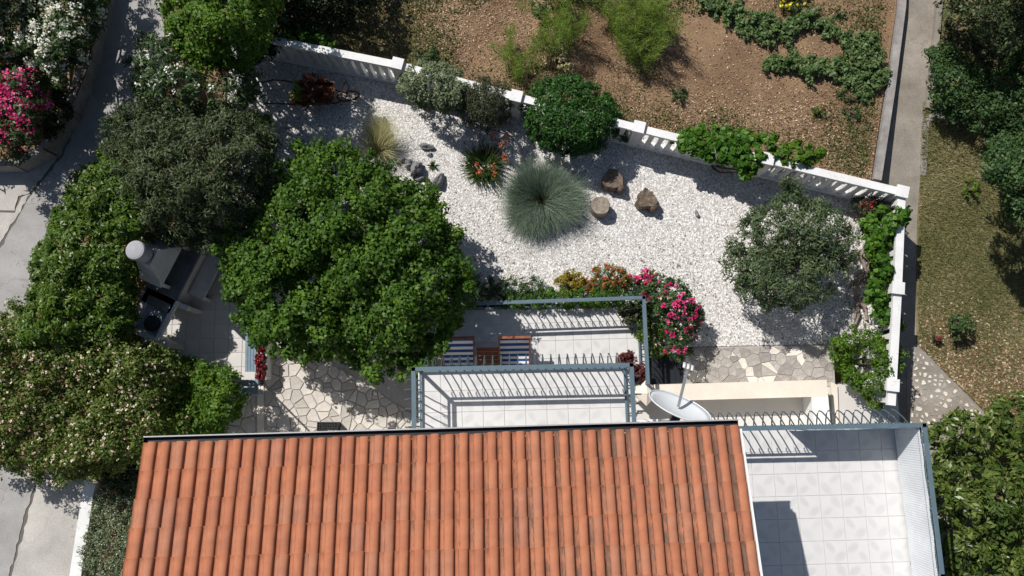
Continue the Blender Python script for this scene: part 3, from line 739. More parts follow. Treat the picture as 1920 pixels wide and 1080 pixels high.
# verge strips and gutter
vg = MB(); vg.beam(E1 + ex * .022 + nrm * .01, E1 + ex * .022 + nrm * .01 + c, .03, .13, nrm)
vg.build("verge_strip", M_WALL, roof)
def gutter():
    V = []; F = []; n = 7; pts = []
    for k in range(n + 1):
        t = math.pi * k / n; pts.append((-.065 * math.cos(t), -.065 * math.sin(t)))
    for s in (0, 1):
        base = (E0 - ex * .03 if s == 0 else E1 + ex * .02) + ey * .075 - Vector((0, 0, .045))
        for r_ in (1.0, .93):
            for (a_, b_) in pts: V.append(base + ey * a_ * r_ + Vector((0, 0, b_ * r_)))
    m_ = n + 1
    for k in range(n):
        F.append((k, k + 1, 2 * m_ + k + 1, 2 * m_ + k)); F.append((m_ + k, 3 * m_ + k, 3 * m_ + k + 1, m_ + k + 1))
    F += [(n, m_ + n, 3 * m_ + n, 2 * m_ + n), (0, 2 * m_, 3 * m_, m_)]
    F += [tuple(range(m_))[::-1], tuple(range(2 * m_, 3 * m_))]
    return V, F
V, F = gutter(); gt = mk("gutter", V, F, M_GAP_SHADE, house)
MB().beam(E0 - ex * .03 + ey * .147 - Vector((0, 0, .04)), E1 + ex * .02 + ey * .147 - Vector((0, 0, .04)), .018, .03).build("gutter_rim", M_GUT, gt)
# ground-floor windows and doors on the front wall
for a, w_, z0, z1 in ((1.6, 1.1, .9, 2.0), (3.4, .95, .0, 2.05), (6.6, 1.6, .0, 2.1), (6.4, 1.5, ZF, ZF + 2.1), (1.7, 1.1, ZF + .9, ZF + 2.1)):
    f = MB(); cpt = wc(a, WF - .012, (z0 + z1) / 2); f.box(cpt, (w_, .05, z1 - z0), (ex, ey, Vector((0, 0, 1)))); fo = f.build("window_frame", M_WHITE, house)
    MB().box(cpt + ey * .022, (w_ - .16, .02, z1 - z0 - .16), (ex, ey, Vector((0, 0, 1)))).build("pane", plain("window_glass", (.03, .04, .05), .08, 0, .05, 2, .8), fo)

# balcony
BL = [P(784, 695, ZF), P(1181, 686, ZF)]
bl = MB().prism([BL[0], BL[1], BL[1] - ey * 1.6, BL[0] - ey * 1.6], ZF - .16, ZF - .01).build("balcony", M_WHITE, house)
bo = BL[0] + ex * .02
bo.z = ZF - .01
inb = wpoly([BL[0], BL[1], BL[1] - ey * 1.6, BL[0] - ey * 1.6])
tiles(bl, bo, ex, -ey, 10, 4, .385, .006, M_TILE, .012, inb)
MB().box(wc(7.55, .12, ZF - .09), (1.5, .5, .14), (ex, ey, Vector((0, 0, 1)))).build("ledge", M_WHITE, house)
# roof terrace
TC = [P(1300, 812, ZF), P(1688, 800, ZF), P(1716, 1080, ZF), P(1735, 1250, ZF), P(1310, 1265, ZF)]
tr = MB().prism(TC, -.9, ZF - .01).build("terrace", M_WALL, house)
to = P(1692, 799, ZF - .01); tex = Vector((-ex.x, -ex.y, 0)); te2 = (P(1708, 1080, ZF) - P(1682, 862, ZF)).normalized()
int_ = wpoly([P(1312, 812, ZF), P(1679, 801, ZF), P(1708, 1080, ZF), P(1725, 1250, ZF), P(1330, 1262, ZF)])
tiles(tr, to - tex * -.03, tex, -ey, 11, 12, .39, .006, M_TILE, .012, lambda q: int_(q) )

# ------------------------------------------------------------------ railings with pot-bellied bars
def bar_mesh(h, belly, name="bar"):
    top = h - .16
    pts = [(0, 0, .07), (.35, 0, .10), (.8, 0, .16), (1.0, 0, .25), (.97, 0, .33), (.86, 0, .42), (.5, 0, .42 + (top - .42) * .5), (.0, 0, top)]
    mb = MB().tube([(x * belly, 0, z) for x, _, z in pts], .0125, 5)
    mb.tube([(0, .045, top), (.012, .045, top - .05), (.035, .04, top - .09), (.06, .03, top - .10)], .010, 4)
    return mb.mesh(name, M_BAR)
def railing(name, label, pts, zf, h, outs, spacing=.145, belly=.25, skip=None):
    t = T(name, label, "railing", (pts[0].x, pts[0].y, zf))
    me = bar_mesh(h, belly)
    for k, (a, b) in enumerate(zip(pts, pts[1:])):
        a = Vector((a.x, a.y, zf)); b = Vector((b.x, b.y, zf)); d = (b - a); L = d.length; d.normalize(); o = outs[k]
        rz = math.atan2(o.y, o.x); Z = Vector((0, 0, 1))
        MB().beam(a + Z * .07, b + Z * .07, .035, .03).build("bottom_rail", M_STEEL, t)
        MB().beam(a + Z * (h - .16), b + Z * (h - .16), .04, .022).build("middle_rail", M_STEEL, t)
        MB().beam(a + Z * h - d * .03, b + Z * h + d * .03, .068, .03).build("handrail", M_STEEL, t)
        n = int(L / spacing)
        for i in range(1, n):
            mo("bar", me, t, None, a + d * (L * i / n), rz)
    for p in pts:
        MB().box((p.x, p.y, zf + h / 2), (.05, .05, h)).build("post", M_STEEL, t)
    return t
b0 = P(769 + 6, 690 + 2, ZF + 1.0); b1 = P(1184, 684, ZF + 1.0)
railing("balcony_railing", "blue grey railing with bellied bars round the upper balcony", [b0 - ey * 1.15, b0, b1, b1 - ey * 1.15], ZF, 1.0, [-ex, ey, ex])
l0 = P(842, 571, 1.0); l1 = P(1207, 558, 1.0); l2 = P(1215, 718, 1.0)
# lower terrace floor
LT_ = [P(838, 580, 0), P(1204, 572, 0), P(1212, 730, 0), P(1160, 850, 0), P(830, 850, 0)]
lt = MB().prism(LT_, -.9, .035).build("lower_terrace", M_GROUT, kind=S_)
lo = P(840, 578, .035)
inl = wpoly([P(838, 578, 0), P(1204, 570, 0), P(1210, 730, 0), P(1200, 760, 0), P(832, 760, 0)])
tiles(lt, lo, ex, -ey, 12, 6, .385, .006, M_TILE, .012, inl)
railing("terrace_railing", "grey railing round the ground level sitting terrace, flower bed outside it", [l0, l1, l2], .04, .98, [ey, ex], .15, .17)
r0 = P(1300, 806, ZF + 1.0); r1 = P(1733, 797, ZF + 1.0); r2 = P(1767, 1080, ZF + 1.0); r3 = P(1788, 1250, ZF + 1.0)
ro = (r2 - r1).normalized(); rout = Vector((-ro.y, ro.x, 0)); rout = rout if rout.x > 0 else -rout
railing("roof_terrace_railing", "grey railing with looping bellied bars round the tiled roof terrace", [r0, r1, r2, r3], ZF, 1.0, [ey, rout, rout], .155, .26)
# reed screening tied inside the roof terrace railing
def screen(name, label, a, b, zf, h, inw):
    a = Vector((a.x, a.y, 0)) + inw * .045; b = Vector((b.x, b.y, 0)) + inw * .045; d = b - a; L = d.length; d.normalize(); n = int(L / .02)
    V = []; F = []
    rr = random.Random(7)
    for i in range(n + 1):
        p = a + d * (L * i / n); w = .0022 * (1 if i % 2 else -1) + .012 * math.sin(i * .05) + .006 * math.sin(i * .19); tp = zf + h + rr.uniform(-.006, .006) + .015 * math.sin(i * .045)
        for s in (0, 1):
            q = p + inw * (w + s * .008); V += [(q.x, q.y, zf + .06), (q.x, q.y, tp)]
    for i in range(n):
        k = i * 4; F += [(k, k + 4, k + 5, k + 1), (k + 2, k + 3, k + 7, k + 6), (k + 1, k + 5, k + 7, k + 3), (k, k + 2, k + 6, k + 4)]
    t = T(name, label, "screen", (a.x, a.y, zf)); mk("slats", V, F, M_SCREEN, t)
    mb = MB(); mb.beam(a + inw * .03 + Vector((0, 0, zf + h * .96)), b + inw * .03 + Vector((0, 0, zf + h * .96)), .004, .006); mb.build("binding_wire", M_ZINC, t)
    return t
M_SCREEN = plain("pvc_reed", (.66, .69, .72), .6, 0, .08, 5)
s0 = P(1512, 801.5, ZF + 1.0)
screen("reed_screen", "pale reed screen in shade along the front of the roof terrace", s0 + ex * 0, r1 - ex * .03, ZF, .93, -ey)
screen("reed_screen", "pale grey reed screen catching sun down the outer side of the roof terrace", r1, r3, ZF, .93, -rout)

# ------------------------------------------------------------------ white balustrade fence
def balustrade(name, label, pl, posts, zlow=0.0):
    ZT = .95
    t = T(name, label, "fence", P(*pl[0], 0))
    bm = MB()
    s = .062
    for (z, w) in ((0, 1.0), (.12, 1.15), (.3, .8), (.5, .95), (.66, .85)): pass
    prof = [(-.062, .13), (.062, .13), (.062, .22), (.05, .32), (.046, .52), (.052, .68), (.062, .75), (.062, .88), (-.062, .88), (-.062, .75), (-.052, .68), (-.046, .52), (-.05, .32), (-.062, .22)]
    n = len(prof); V = [(x, -.05, z) for x, z in prof] + [(x, .05, z) for x, z in prof]
    F = [tuple(range(n)), tuple(range(n, 2 * n))[::-1]] + [(k, k + n, (k + 1) % n + n, (k + 1) % n) for k in range(n)]
    bm.add(V, F); me = bm.mesh("baluster", M_WHITE)
    W_ = [P(*p, ZT) for p in pl]
    for a, b in zip(W_, W_[1:]):
        d = b - a; L = d.length; d.normalize(); rz = math.atan2(d.y, d.x)
        a0 = Vector((a.x, a.y, 0)); b0_ = Vector((b.x, b.y, 0))
        MB().beam(a0 + Vector((0, 0, .065 + zlow / 2)), b0_ + Vector((0, 0, .065 + zlow / 2)), .17, .13 - zlow).build("plinth", M_WHITE, t)
        MB().beam(a + Vector((0, 0, -.045)), b + Vector((0, 0, -.045)), .165, .08).build("coping", M_WHITE, t)
        k = max(2, int(L / .205))
        for i in range(k):
            mo("baluster", me, t, None, a0 + d * (L * (i + .5) / k), rz)
    for p in posts:
        w = P(*p, 1.0); a, b = W_[0], W_[-1]; d = (b - a).normalized()
        mb = MB().box((w.x, w.y, (.98 + zlow) / 2), (.2, .2, .98 - zlow), (d, d.cross(Vector((0, 0, 1))), Vector((0, 0, 1))))
        mb.build("post", M_WHITE, t)
        MB().box((w.x, w.y, 1.0), (.25, .25, .05), (d, d.cross(Vector((0, 0, 1))), Vector((0, 0, 1)))).build("post_cap", M_WHITE, t)
balustrade("balustrade_fence", "white concrete balustrade between the gravel garden and the vegetable plot",
           [(470, 66), (745, 121), (968, 181), (1198, 240), (1440, 299), (1692, 360)], [(745, 119), (968, 180), (1198, 238), (1440, 298), (1692, 359)])
balustrade("balustrade_fence", "white concrete balustrade above the sunken path beside the lawn",
           [(1691, 366), (1684, 540), (1675, 700), (1672, 760)], [(1684, 540), (1674, 722)], -.95)

# ------------------------------------------------------------------ cream garden wall by the passage
cw = T("cream_wall", "low cream coped wall enclosing the passage below the satellite dish", "wall", P(1220, 730, 0))
ZW = .6
out = [P(1192, 722, ZW), P(1550, 712, ZW), P(1558, 800, ZW)]
def wallseg(a, b, inward, w=.36):
    a = Vector((a.x, a.y, 0)); b = Vector((b.x, b.y, 0))
    return [a, b, b + inward * w, a + inward * w]
MB().prism(wallseg(out[0] + ex * .1, out[1] - ex * .03, -ey, .30), -.3, ZW - .05).build("wall", M_CREAM, cw)
MB().prism(wallseg(out[0], out[1], -ey, .34), ZW - .05, ZW).build("coping", M_CREAM, cw)
MB().prism(wallseg(out[1] - ey * .34, out[2], -ex, .34), ZW - .052, ZW - .002).build("coping", M_WHITE, cw)
MB().prism(wallseg(out[1] - ey * .31 - ex * .03, out[2] - ex * .03, -ex, .28), -.3, ZW - .052).build("wall", M_WHITE, cw)
pc = P(1212, 737, .78)
MB().box((pc.x, pc.y, .2), (.3, .3, 1.0)).build("pillar", M_CREAM, cw)
MB().lathe((pc.x, pc.y, .7), [(0, 0), (.26, 0), (.26, .05), (.02, .17), (0, .17)], 4).build("pillar_cap", M_CREAM, cw)
MB().prism([P(1556, 716, .0), P(1568, 722, 0), P(1571, 800, 0), P(1558, 800, 0)], -.3, .06).build("kerb_stone", M_CREAM, cw)

# flat near-black ribbed sheet on the ground beside the roses
gd = T("dark_sheet", "flat dark ribbed sheet beside the pink roses", "cover", P(1245, 690, 0))
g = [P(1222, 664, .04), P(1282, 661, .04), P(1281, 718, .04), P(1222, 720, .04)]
MB().prism(g, -.02, .035).build("plate", M_DARKSHEET, gd)
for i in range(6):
    a = g[0].lerp(g[1], (i + .5) / 6); b = g[3].lerp(g[2], (i + .5) / 6); MB().beam(a, b, .012, .01).build("rib", M_DARKSHEET, gd)

# ------------------------------------------------------------------ satellite dish on the terrace ledge
def dish():
    zc = 3.75
    c = P(1275, 762, zc); t = T("satellite_dish", "pale grey satellite dish on a short mast at the eave", "dish", (c.x, c.y - .25, ZF))
    n = Vector((-.28, .86, .42)).normalized(); n = Vector((.30, .80, .36)).normalized()
    u = Vector((0, 0, 1)).cross(n).normalized(); w = n.cross(u)
    R = .52; V = []; F = []; K = 36; RN = 7
    for s in (0, 1):
        for j in range(RN + 1):
            r = R * j / RN; dep = .42 * r * r - .11
            for k in range(K):
                a = 2 * math.pi * k / K
                V.append(c + u * r * math.cos(a) * 1.03 + w * r * math.sin(a) + n * (dep - s * .012))
    m = (RN + 1) * K
    for j in range(RN):
        for k in range(K):
            q = (j * K + k, j * K + (k + 1) % K, (j + 1) * K + (k + 1) % K, (j + 1) * K + k)
            F.append(q); F.append(tuple(i + m for i in q[::-1]))
    for k in range(K): F.append((RN * K + k, RN * K + (k + 1) % K, m + RN * K + (k + 1) % K, m + RN * K + k))
    mk("reflector", V, F, M_DISH, t, True)
    rim = MB().tube([c + u * R * 1.03 * math.cos(2 * math.pi * k / 36) + w * R * math.sin(2 * math.pi * k / 36) + n * .004 for k in range(37)], .012, 5, False); rim.build("rim", M_DISH, t, True)
    lo_ = c - w * R * .98 + n * .0
    tip = P(1291, 684, zc + .02)
    MB().beam(c - w * .12 - n * .06, tip, .045, .03).build("feed_arm", M_ZINC, t)
    for k, dx in enumerate((-.07, .0, .07)):
        q = tip + u * dx + n * .02; h = MB().tube([q, q - (tip - c).normalized() * .09], [.03, .022], 8); h.build("receiver", M_WHITE, t, True)
    MB().beam(tip - u * .09, tip + u * .09, .025, .025).build("receiver_bar", M_ZINC, t)
    bkp = c - n * .23
    MB().box(bkp, (.14, .12, .16), (u, n, w)).build("bracket", M_IRON, t)
    MB().tube([(bkp.x, bkp.y - .06, ZF), (bkp.x, bkp.y - .06, zc + .12)], .028, 10).build("mast", M_ZINC, t, True)
    return t
dish()

# ------------------------------------------------------------------ masonry barbecue
M_COWL = stone("cowl_concrete", [(.3, (.27, .27, .29)), (.7, (.38, .38, .4))], 4, 60, .8, .25, fine_amt=.2)
def barbecue():
    A = (P(268, 640, 0) - P(372, 440, 0)); A.normalize(); B = Vector((-A.y, A.x, 0)); B = B if B.x > 0 else -B
    Z = Vector((0, 0, 1)); ax = (A, B, Z)
    hc = P(256, 470, 2.3); hc.z = 0
    t = T("barbecue", "grey masonry barbecue with hooded chimney and dark counter beside the hedge", "barbecue", hc)
    def at(a, b, z): return hc + A * a + B * b + Z * z
    MB().box(at(-.05, .12, .86), (1.95, .72, .07), ax).build("counter", M_SLATE, t)
    MB().box(at(-.05, .10, .41), (1.6, .6, .82), ax).build("base", M_GREY, t)
    MB().box(at(-.06, .62, .42), (.95, .34, .05), ax).build("wood_shelf", M_GREY, t)
    for s in (-.5, .38): MB().box(at(s, .62, .2), (.08, .34, .4), ax).build("shelf_side", M_GREY, t)
    # firebox and hood
    z0 = .90
    f = MB(); f.box(at(0, -.16, z0 + .22), (.95, .07, .44), ax); f.box(at(-.44, .06, z0 + .22), (.07, .38, .44), ax); f.box(at(.44, .06, z0 + .22), (.07, .38, .44), ax)
    f.build("firebox", M_GREY, t)
    b = [at(-.50, -.2, z0 + .44), at(.50, -.2, z0 + .44), at(.50, .30, z0 + .44), at(-.50, .30, z0 + .44)]
    m = [at(-.40, -.18, z0 + .56), at(.40, -.18, z0 + .56), at(.36, .24, z0 + .56), at(-.36, .24, z0 + .56)]
    u = [at(-.17, -.15, z0 + 1.0), at(.17, -.15, z0 + 1.0), at(.17, .16, z0 + 1.0), at(-.17, .16, z0 + 1.0)]
    V = b + m + u
    h = MB().add(V, [(0, 1, 5, 4), (1, 2, 6, 5), (2, 3, 7, 6), (3, 0, 4, 7), (4, 5, 9, 8), (5, 6, 10, 9), (6, 7, 11, 10), (7, 4, 8, 11), (8, 9, 10, 11), (3, 2, 1, 0)])
    h.build("hood", M_GREY, t)
    MB().lathe(at(0, 0, z0 + .96), [(.14, 0), (.14, .3), (0, .3)], 20).build("flue_shade", M_GAP_SHADE, t, True)  # dark core paints the shadow gap under the cowl
    ch = MB().lathe(at(0, 0, z0 + 1.14), [(.0, 0), (.19, 0), (.19, .30), (.175, .325), (.14, .335), (0, .34)], 28); ch.build("chimney_cowl", M_COWL, t)
    return t, at, ax
bbq, bat, bax = barbecue()
def sink():
    A, B, Z = bax
    c = P(287, 592, .85); c.z = 0
    t = T("sink_unit", "grey concrete sink unit with steel basin beside the barbecue", "sink", c)
    at = lambda a, b, z: c + A * a + B * b + Z * z
    mb = MB()
    for a, b, l, w in ((-.42, 0, .12, .72), (.42, 0, .12, .72), (0, -.31, .72, .1), (0, .31, .72, .1)): mb.box(at(a, b, .85), (l, w, .09), bax)
    mb.build("frame", M_GREY, t)
    MB().box(at(0, 0, .72), (.74, .54, .02), bax).build("basin", M_STAINLESS, t)
    mb = MB()
    for a, b, l, w in ((-.37, 0, .015, .54), (.37, 0, .015, .54), (0, -.27, .74, .015), (0, .27, .74, .015)): mb.box(at(a, b, .81), (l, w, .17), bax)
    mb.build("basin_side", M_STAINLESS, t)
    MB().lathe(at(.16, .02, .73), [(0, 0), (.14, 0), (.17, .05), (.13, .07), (0, .06)], 14).build("drain_bowl", M_IRON, t, True)
    for a in (-.42, .42): MB().box(at(a, .08, .4), (.1, .95, .8), bax).build("side_wall", M_GREY, t)
    MB().tube([at(.2, -.31, .9), at(.2, -.31, 1.12), at(.2, -.22, 1.17), at(.2, -.14, 1.1)], .014, 6).build("tap", M_STAINLESS, t, True)
sink()

# ------------------------------------------------------------------ benches, planters, pole, crate
def bench(label, poly, nb, z=.44, along=True):
    q = [P(u, v, z) for u, v in poly]        # q0,q1 one short/long side; q3,q2 the other
    cx = sum((p for p in q), Vector()) / 4
    t = T("bench", label, "bench", (cx.x, cx.y, 0))
    for i in range(nb):
        f0, f1 = (i + .06) / nb, (i + .94) / nb
        pts = [q[0].lerp(q[1], f0), q[0].lerp(q[1], f1), q[3].lerp(q[2], f1), q[3].lerp(q[2], f0)]
        MB().prism(pts, z - .04, z).build("slat", M_BENCH, t)
    for f in (.12, .88):
        a = q[0].lerp(q[3], f).lerp(q[1].lerp(q[2], f), .12); b = q[0].lerp(q[3], f).lerp(q[1].lerp(q[2], f), .88)
        MB().beam((a.x, a.y, z - .07), (b.x, b.y, z - .07), .05, .05).build("crossbar", M_BENCH, t)
        for p in (a, b): MB().box((p.x, p.y, (z - .09) / 2), (.05, .05, z - .09)).build("leg", M_BENCH, t)
bench("blue grey slatted bench beside the red flower boxes", [(460, 613), (481, 613), (480, 697), (459, 697)], 4)
bench("blue grey bench of two wide boards below the bright green shrub", [(440, 711), (440, 740), (484, 740), (484, 711)], 2)
def planter(label, poly, z=.4):
    q = [P(u, v, z) for u, v in poly]; c = sum((p for p in q), Vector()) / 4
    t = T("flower_box", label, "flower box", (c.x, c.y, 0), "red flower boxes")
    ins = [c + (p - c) * .86 for p in q]; n = 4
    V = [(p.x * .93 + c.x * .07, p.y * .93 + c.y * .07, 0.0) for p in q] + [tuple(p) for p in q] + [tuple(p) for p in ins] + [(p.x, p.y, z - .06) for p in ins]
    F = [(0, 1, 2, 3)[::-1]] + [(k, (k + 1) % 4, (k + 1) % 4 + 4, k + 4) for k in range(4)] + [(k + 4, (k + 1) % 4 + 4, (k + 1) % 4 + 8, k + 8) for k in range(4)] + [(k + 8, (k + 1) % 4 + 8, (k + 1) % 4 + 12, k + 12) for k in range(4)] + [(12, 13, 14, 15)]
    mk("box", V, F, M_WHITE, t)
    rg = np.random.default_rng(int(abs(c.y * 1000)))
    uv = samp(rg, [(a * .94 + 490 * .06, b * .96 + poly[0][1] * .02 + poly[2][1] * .02) for a, b in poly], 60); C = Pn(uv, z + .04 * rg.random(60))
    V, F, R = fol(rg, C, .05, 12, .05, .04); mk("foliage", V, F, L_WINE, t, rnd=R)
    V, F, R = fol(rg, C + np.array([0, 0, .02]), .045, 4, .03, .026); mk("flowers", V, F, F_RED, t, rnd=R, kind="stuff")
planter("short white flower box of red flowers under the tree's edge", [(481, 634), (500, 634), (500, 660), (481, 660)])
planter("long white flower box of red flowers at the bench end", [(480, 664), (500, 664), (499, 712), (481, 712)])
pb = P(489, 717, .03); pole = T("lamp_pole", "thin dark metal pole at the corner of the pale steps", "pole", pb)
MB().tube([pb, pb + Vector((0, 0, 1.75))], .022, 8).build("shaft", M_IRON, pole, True)
MB().lathe((pb.x, pb.y, pb.z), [(0, 0), (.07, 0), (.07, .02), (.025, .03)], 12).build("foot", M_IRON, pole)
def crate():
    c = P(614, 806, .25); c.z = .03; t = T("plastic_crate", "black plastic lattice crate by the eave on the crazy paving", "crate", c)
    w, d, h = .42, .3, .24; m = M_BLACKP
    for k in range(9): MB().box((c.x - w / 2 + w * k / 8, c.y, .03 + h), (.014, d, .014)).build("lattice_bar", m, t)
    for k in range(7): MB().box((c.x, c.y - d / 2 + d * k / 6, .033 + h), (w, .014, .014)).build("lattice_bar", m, t)
    for s in (-1, 1):
        MB().box((c.x + s * w / 2, c.y, .03 + h / 2), (.02, d, h)).build("side", m, t); MB().box((c.x, c.y + s * d / 2, .03 + h / 2), (w, .02, h)).build("side", m, t)
crate()

# ------------------------------------------------------------------ deck chairs, table, pots on the lower terrace
def deckchair(label, u0, u1, v0, v1):
    zt, zb = .86, .28
    a, b = P(u0, v0, zt), P(u1, v0 - 1, zt); c_, d_ = P(u1, v1 - 1, zb), P(u0, v1, zb)
    mid = (a + b + c_ + d_) / 4; F0 = .045
    t = T("deck_chair", label, "deck chair", (mid.x, mid.y, F0), "striped deck chairs")
    V = []; R = []; n = 14; F = []
    for i in range(n + 1):
        s = i / n; z = zt + (zb - zt) * s - .16 * math.sin(math.pi * s) ** 1.0
        l = a.lerp(d_, s); r_ = b.lerp(c_, s)
        for p, ins in ((l, -.005), (r_, .005)): V.append((p.x + ins, p.y, z)); R.append(s)
    F = [(2 * i, 2 * i + 2, 2 * i + 3, 2 * i + 1) for i in range(n)]
    mk("canvas", V, F, M_STRIPE, t, True, R)
    MB().beam(a - Vector((.03, 0, 0)), b + Vector((.03, 0, 0)), .05, .045).build("top_bar", M_WOOD, t)
    MB().beam(d_ - Vector((.02, 0, 0)), c_ + Vector((.02, 0, 0)), .05, .04).build("front_bar", M_WOOD, t)
    for p, q, s in ((a, d_, -1), (b, c_, 1)):
        x = s * .012
        MB().beam(p + Vector((x, .0, 0)), Vector((q.x + x, q.y - .25, F0 + .02)), .03, .045).build("side_rail", M_WOOD, t)
        MB().beam(q + Vector((x - s * .035, 0, 0)), Vector((p.x + x - s * .035, p.y - .05, F0 + .02)), .03, .045).build("side_rail", M_WOOD, t)
deckchair("blue and white striped deck chair left in the tree's shade", 830, 887, 634, 690)
deckchair("blue and white striped deck chair half in sun with a wooden top bar", 937, 992, 633, 687)
def table():
    z = .42; q = [P(894, 652, z), P(937, 651, z), P(937, 690, z), P(894, 690, z)]; c = sum(q, Vector()) / 4
    t = T("side_table", "small orange brown wooden table between the two striped deck chairs", "table", (c.x, c.y, .045))
    for i in range(5):
        f0, f1 = (i + .04) / 5, (i + .96) / 5
        MB().prism([q[0].lerp(q[3], f0), q[1].lerp(q[2], f0), q[1].lerp(q[2], f1), q[0].lerp(q[3], f1)], z - .02, z).build("slat", M_WOOD, t)
    for p in q:
        p = c + (p - c) * .84; MB().box((p.x, p.y, (z - .02 + .045) / 2), (.04, .04, z - .065)).build("leg", M_WOOD, t)
table()
def pot(name, label, u, v, r, h, m, z0=.045, fol_=None, group=None):
    c = P(u, v, z0 + h); c.z = z0
    t = T(name, label, "plant pot", c, group)
    MB().lathe(c, [(0, 0), (r * .7, 0), (r * .95, h * .85), (r * 1.08, h * .86), (r * 1.08, h), (r * .92, h), (r * .9, h * .88), (0, h * .88)], 18).build("pot", m, t, True)
    if fol_:
        rg = np.random.default_rng(int(u)); n, rr_, hh, leaf, mt, per = fol_
        C = np.array([c]) + np.array([0, 0, h + hh * .4]) + unit(rg, n) * np.array([rr_, rr_, hh]) * (rg.random((n, 1)) ** .5)
        V, F, R = fol(rg, C, .07, per, leaf, leaf * .5); mk("foliage", V, F, mt, t, rnd=R)
        mb = MB()
        for q in C[:8]: branch(mb, rg, c + Vector((0, 0, h * .9)), q, .012, .005)
        mb.build("stem", BARK, t, True)
    return t
pot("plant_pot", "dark empty round pot under the tree branches", 851, 607, .13, .3, M_BLACKP)
pot("potted_plant", "brown leaved plant in a clay pot at the terrace corner", 1182, 588, .16, .32, M_TERRA, fol_=(40, .24, .2, .08, L_BROWN, 22))
pot("potted_plant", "clay pot of burgundy rosettes peeping over the balcony corner", 1172, 676, .16, .5, M_TERRA, fol_=(26, .22, .12, .07, L_WINE, 26))
pot("potted_plant", "clay pot of dark red leaves under the railing corner", 1192, 700, .16, .4, M_TERRA, fol_=(34, .2, .22, .08, L_WINE, 24))

# ------------------------------------------------------------------ wheelbarrow planter
def barrow():
    c = P(600, 178, .3); c.z = 0; t = T("wheelbarrow", "rusty old wheelbarrow with curved handles planted with red shrubs", "wheelbarrow", c)
    R = .0
    def at(x, y, z): return c + Vector((x, y, z))
    b = [at(-.32, -.2, .2), at(.22, -.17, .2), at(.22, .17, .2), at(-.32, .2, .2)]; u = [at(-.46, -.28, .46), at(.36, -.25, .46), at(.36, .25, .46), at(-.46, .28, .46)]
    i_ = [at(-.43, -.25, .46), at(.33, -.22, .46), at(.33, .22, .46), at(-.43, .25, .46)]; s_ = [p - Vector((0, 0, .08)) for p in i_]
    V = b + u + i_ + s_
    F = [(3, 2, 1, 0)] + [(k + 4 * r, (k + 1) % 4 + 4 * r, (k + 1) % 4 + 4 * r + 4, k + 4 * r + 4) for r in range(3) for k in range(4)] + [(12, 13, 14, 15)]
    mk("tray", V, F, M_RUST, t)
    for s in (-1, 1):
        MB().tube([at(.62, s * .06, .22), at(.3, s * .16, .2), at(-.4, s * .23, .3), at(-.75, s * .27, .46), at(-1.0, s * .27, .5), at(-1.25, s * .24, .44)], [.018, .02, .02, .02, .018, .016], 6).build("handle", M_RUST, t, True)
        MB().tube([at(-.25, s * .2, .22), at(-.4, s * .24, 0)], .016, 6).build("leg", M_RUST, t)
    w = T2 = MB().tube([at(.62 + .24 * math.cos(a), .02 * 0 + .05 * math.cos(a), .24 + .24 * math.sin(a)) for a in [2 * math.pi * k / 24 for k in range(25)]], .022, 6, False); wo = w.build("wheel", M_RUST, t, True)
    sp = MB()
    for k in range(4):
        a = math.pi * k / 4; sp.tube([at(.62 + .23 * math.cos(a), .05 * math.cos(a), .24 + .23 * math.sin(a)), at(.62 - .23 * math.cos(a), -.05 * math.cos(a), .24 - .23 * math.sin(a))], .009, 4)
    sp.build("spoke", M_RUST, wo)
    MB().tube([at(.46, .2, .2), at(.62, .24, .5), at(.72, .05, .62), at(.62, -.18, .5), at(.46, -.2, .2)], .014, 6).build("wheel_guard", M_RUST, t, True)
barrow()
shrub("sumac", "rust red leafy plant growing in the old wheelbarrow", "plant", [(548, 172), (560, 150), (590, 136), (612, 150), (628, 175), (618, 190), (575, 196), (550, 192)], .42, .85, L_RUST, (.06, .022), .08, 90, 34, .25, zg=.38, dm=1.1)
shrub("yellow_green_plant", "yellow green plant at the handle end of the wheelbarrow", "plant", [(543, 160), (560, 146), (572, 160), (566, 186), (550, 190)], .5, .9, L_FENNEL, (.05, .03), .06, 110, 34, .2, zg=.38)

# ------------------------------------------------------------------ stumps, rocks, driftwood
def stump(label, u, v, r, h, m, seed, knob=0):
    rr = random.Random(seed); c = P(u, v, h); c.z = 0; t = T("log_stump", label, "stump", c, "log stumps on the gravel")
    K = 22; V = []; F = []; rad = [r * (1 + .1 * math.sin(2 * math.pi * k / K * 3 + seed) * (knob > 0) + rr.uniform(-.05, .05) * (1 + knob)) for k in range(K)]
    rings = [(1.05, -.02), (1.02, h * .3), (.98, h * .7), (1.0, h - .02), (.96, h), (.66, h - .012), (.33, h - .02)]
    for s, z in rings:
        for k in range(K): V.append((c.x + rad[k] * s * math.cos(2 * math.pi * k / K), c.y + rad[k] * s * math.sin(2 * math.pi * k / K), z + rr.uniform(-.008, .008) * (s < .9 or knob)))
    for j in range(len(rings) - 1):
        for k in range(K): F.append((j * K + k, j * K + (k + 1) % K, (j + 1) * K + (k + 1) % K, (j + 1) * K + k))
    F.append(tuple(range((len(rings) - 1) * K, len(rings) * K)))
    mk("trunk", V, F, m, t)
    if knob:
        MB().lathe((c.x + r * .75, c.y - r * .85, h * .3), [(0, -.15), (r * .42, -.1), (r * .45, .1), (r * .3, .2), (0, .21)], 10).build("burl", m, t, True)
stump("rough dark log stump nearest the clipped green shrub", 1150, 335, .225, .3, M_STUMP, 3, 1)
stump("smooth pale round log stump beside the blue green grass", 1126, 385, .205, .32, M_STUMP2, 5)
stump("knobbly dark log stump with a burl, farthest from the blue green grass", 1213, 372, .215, .3, M_STUMP, 9, 2)
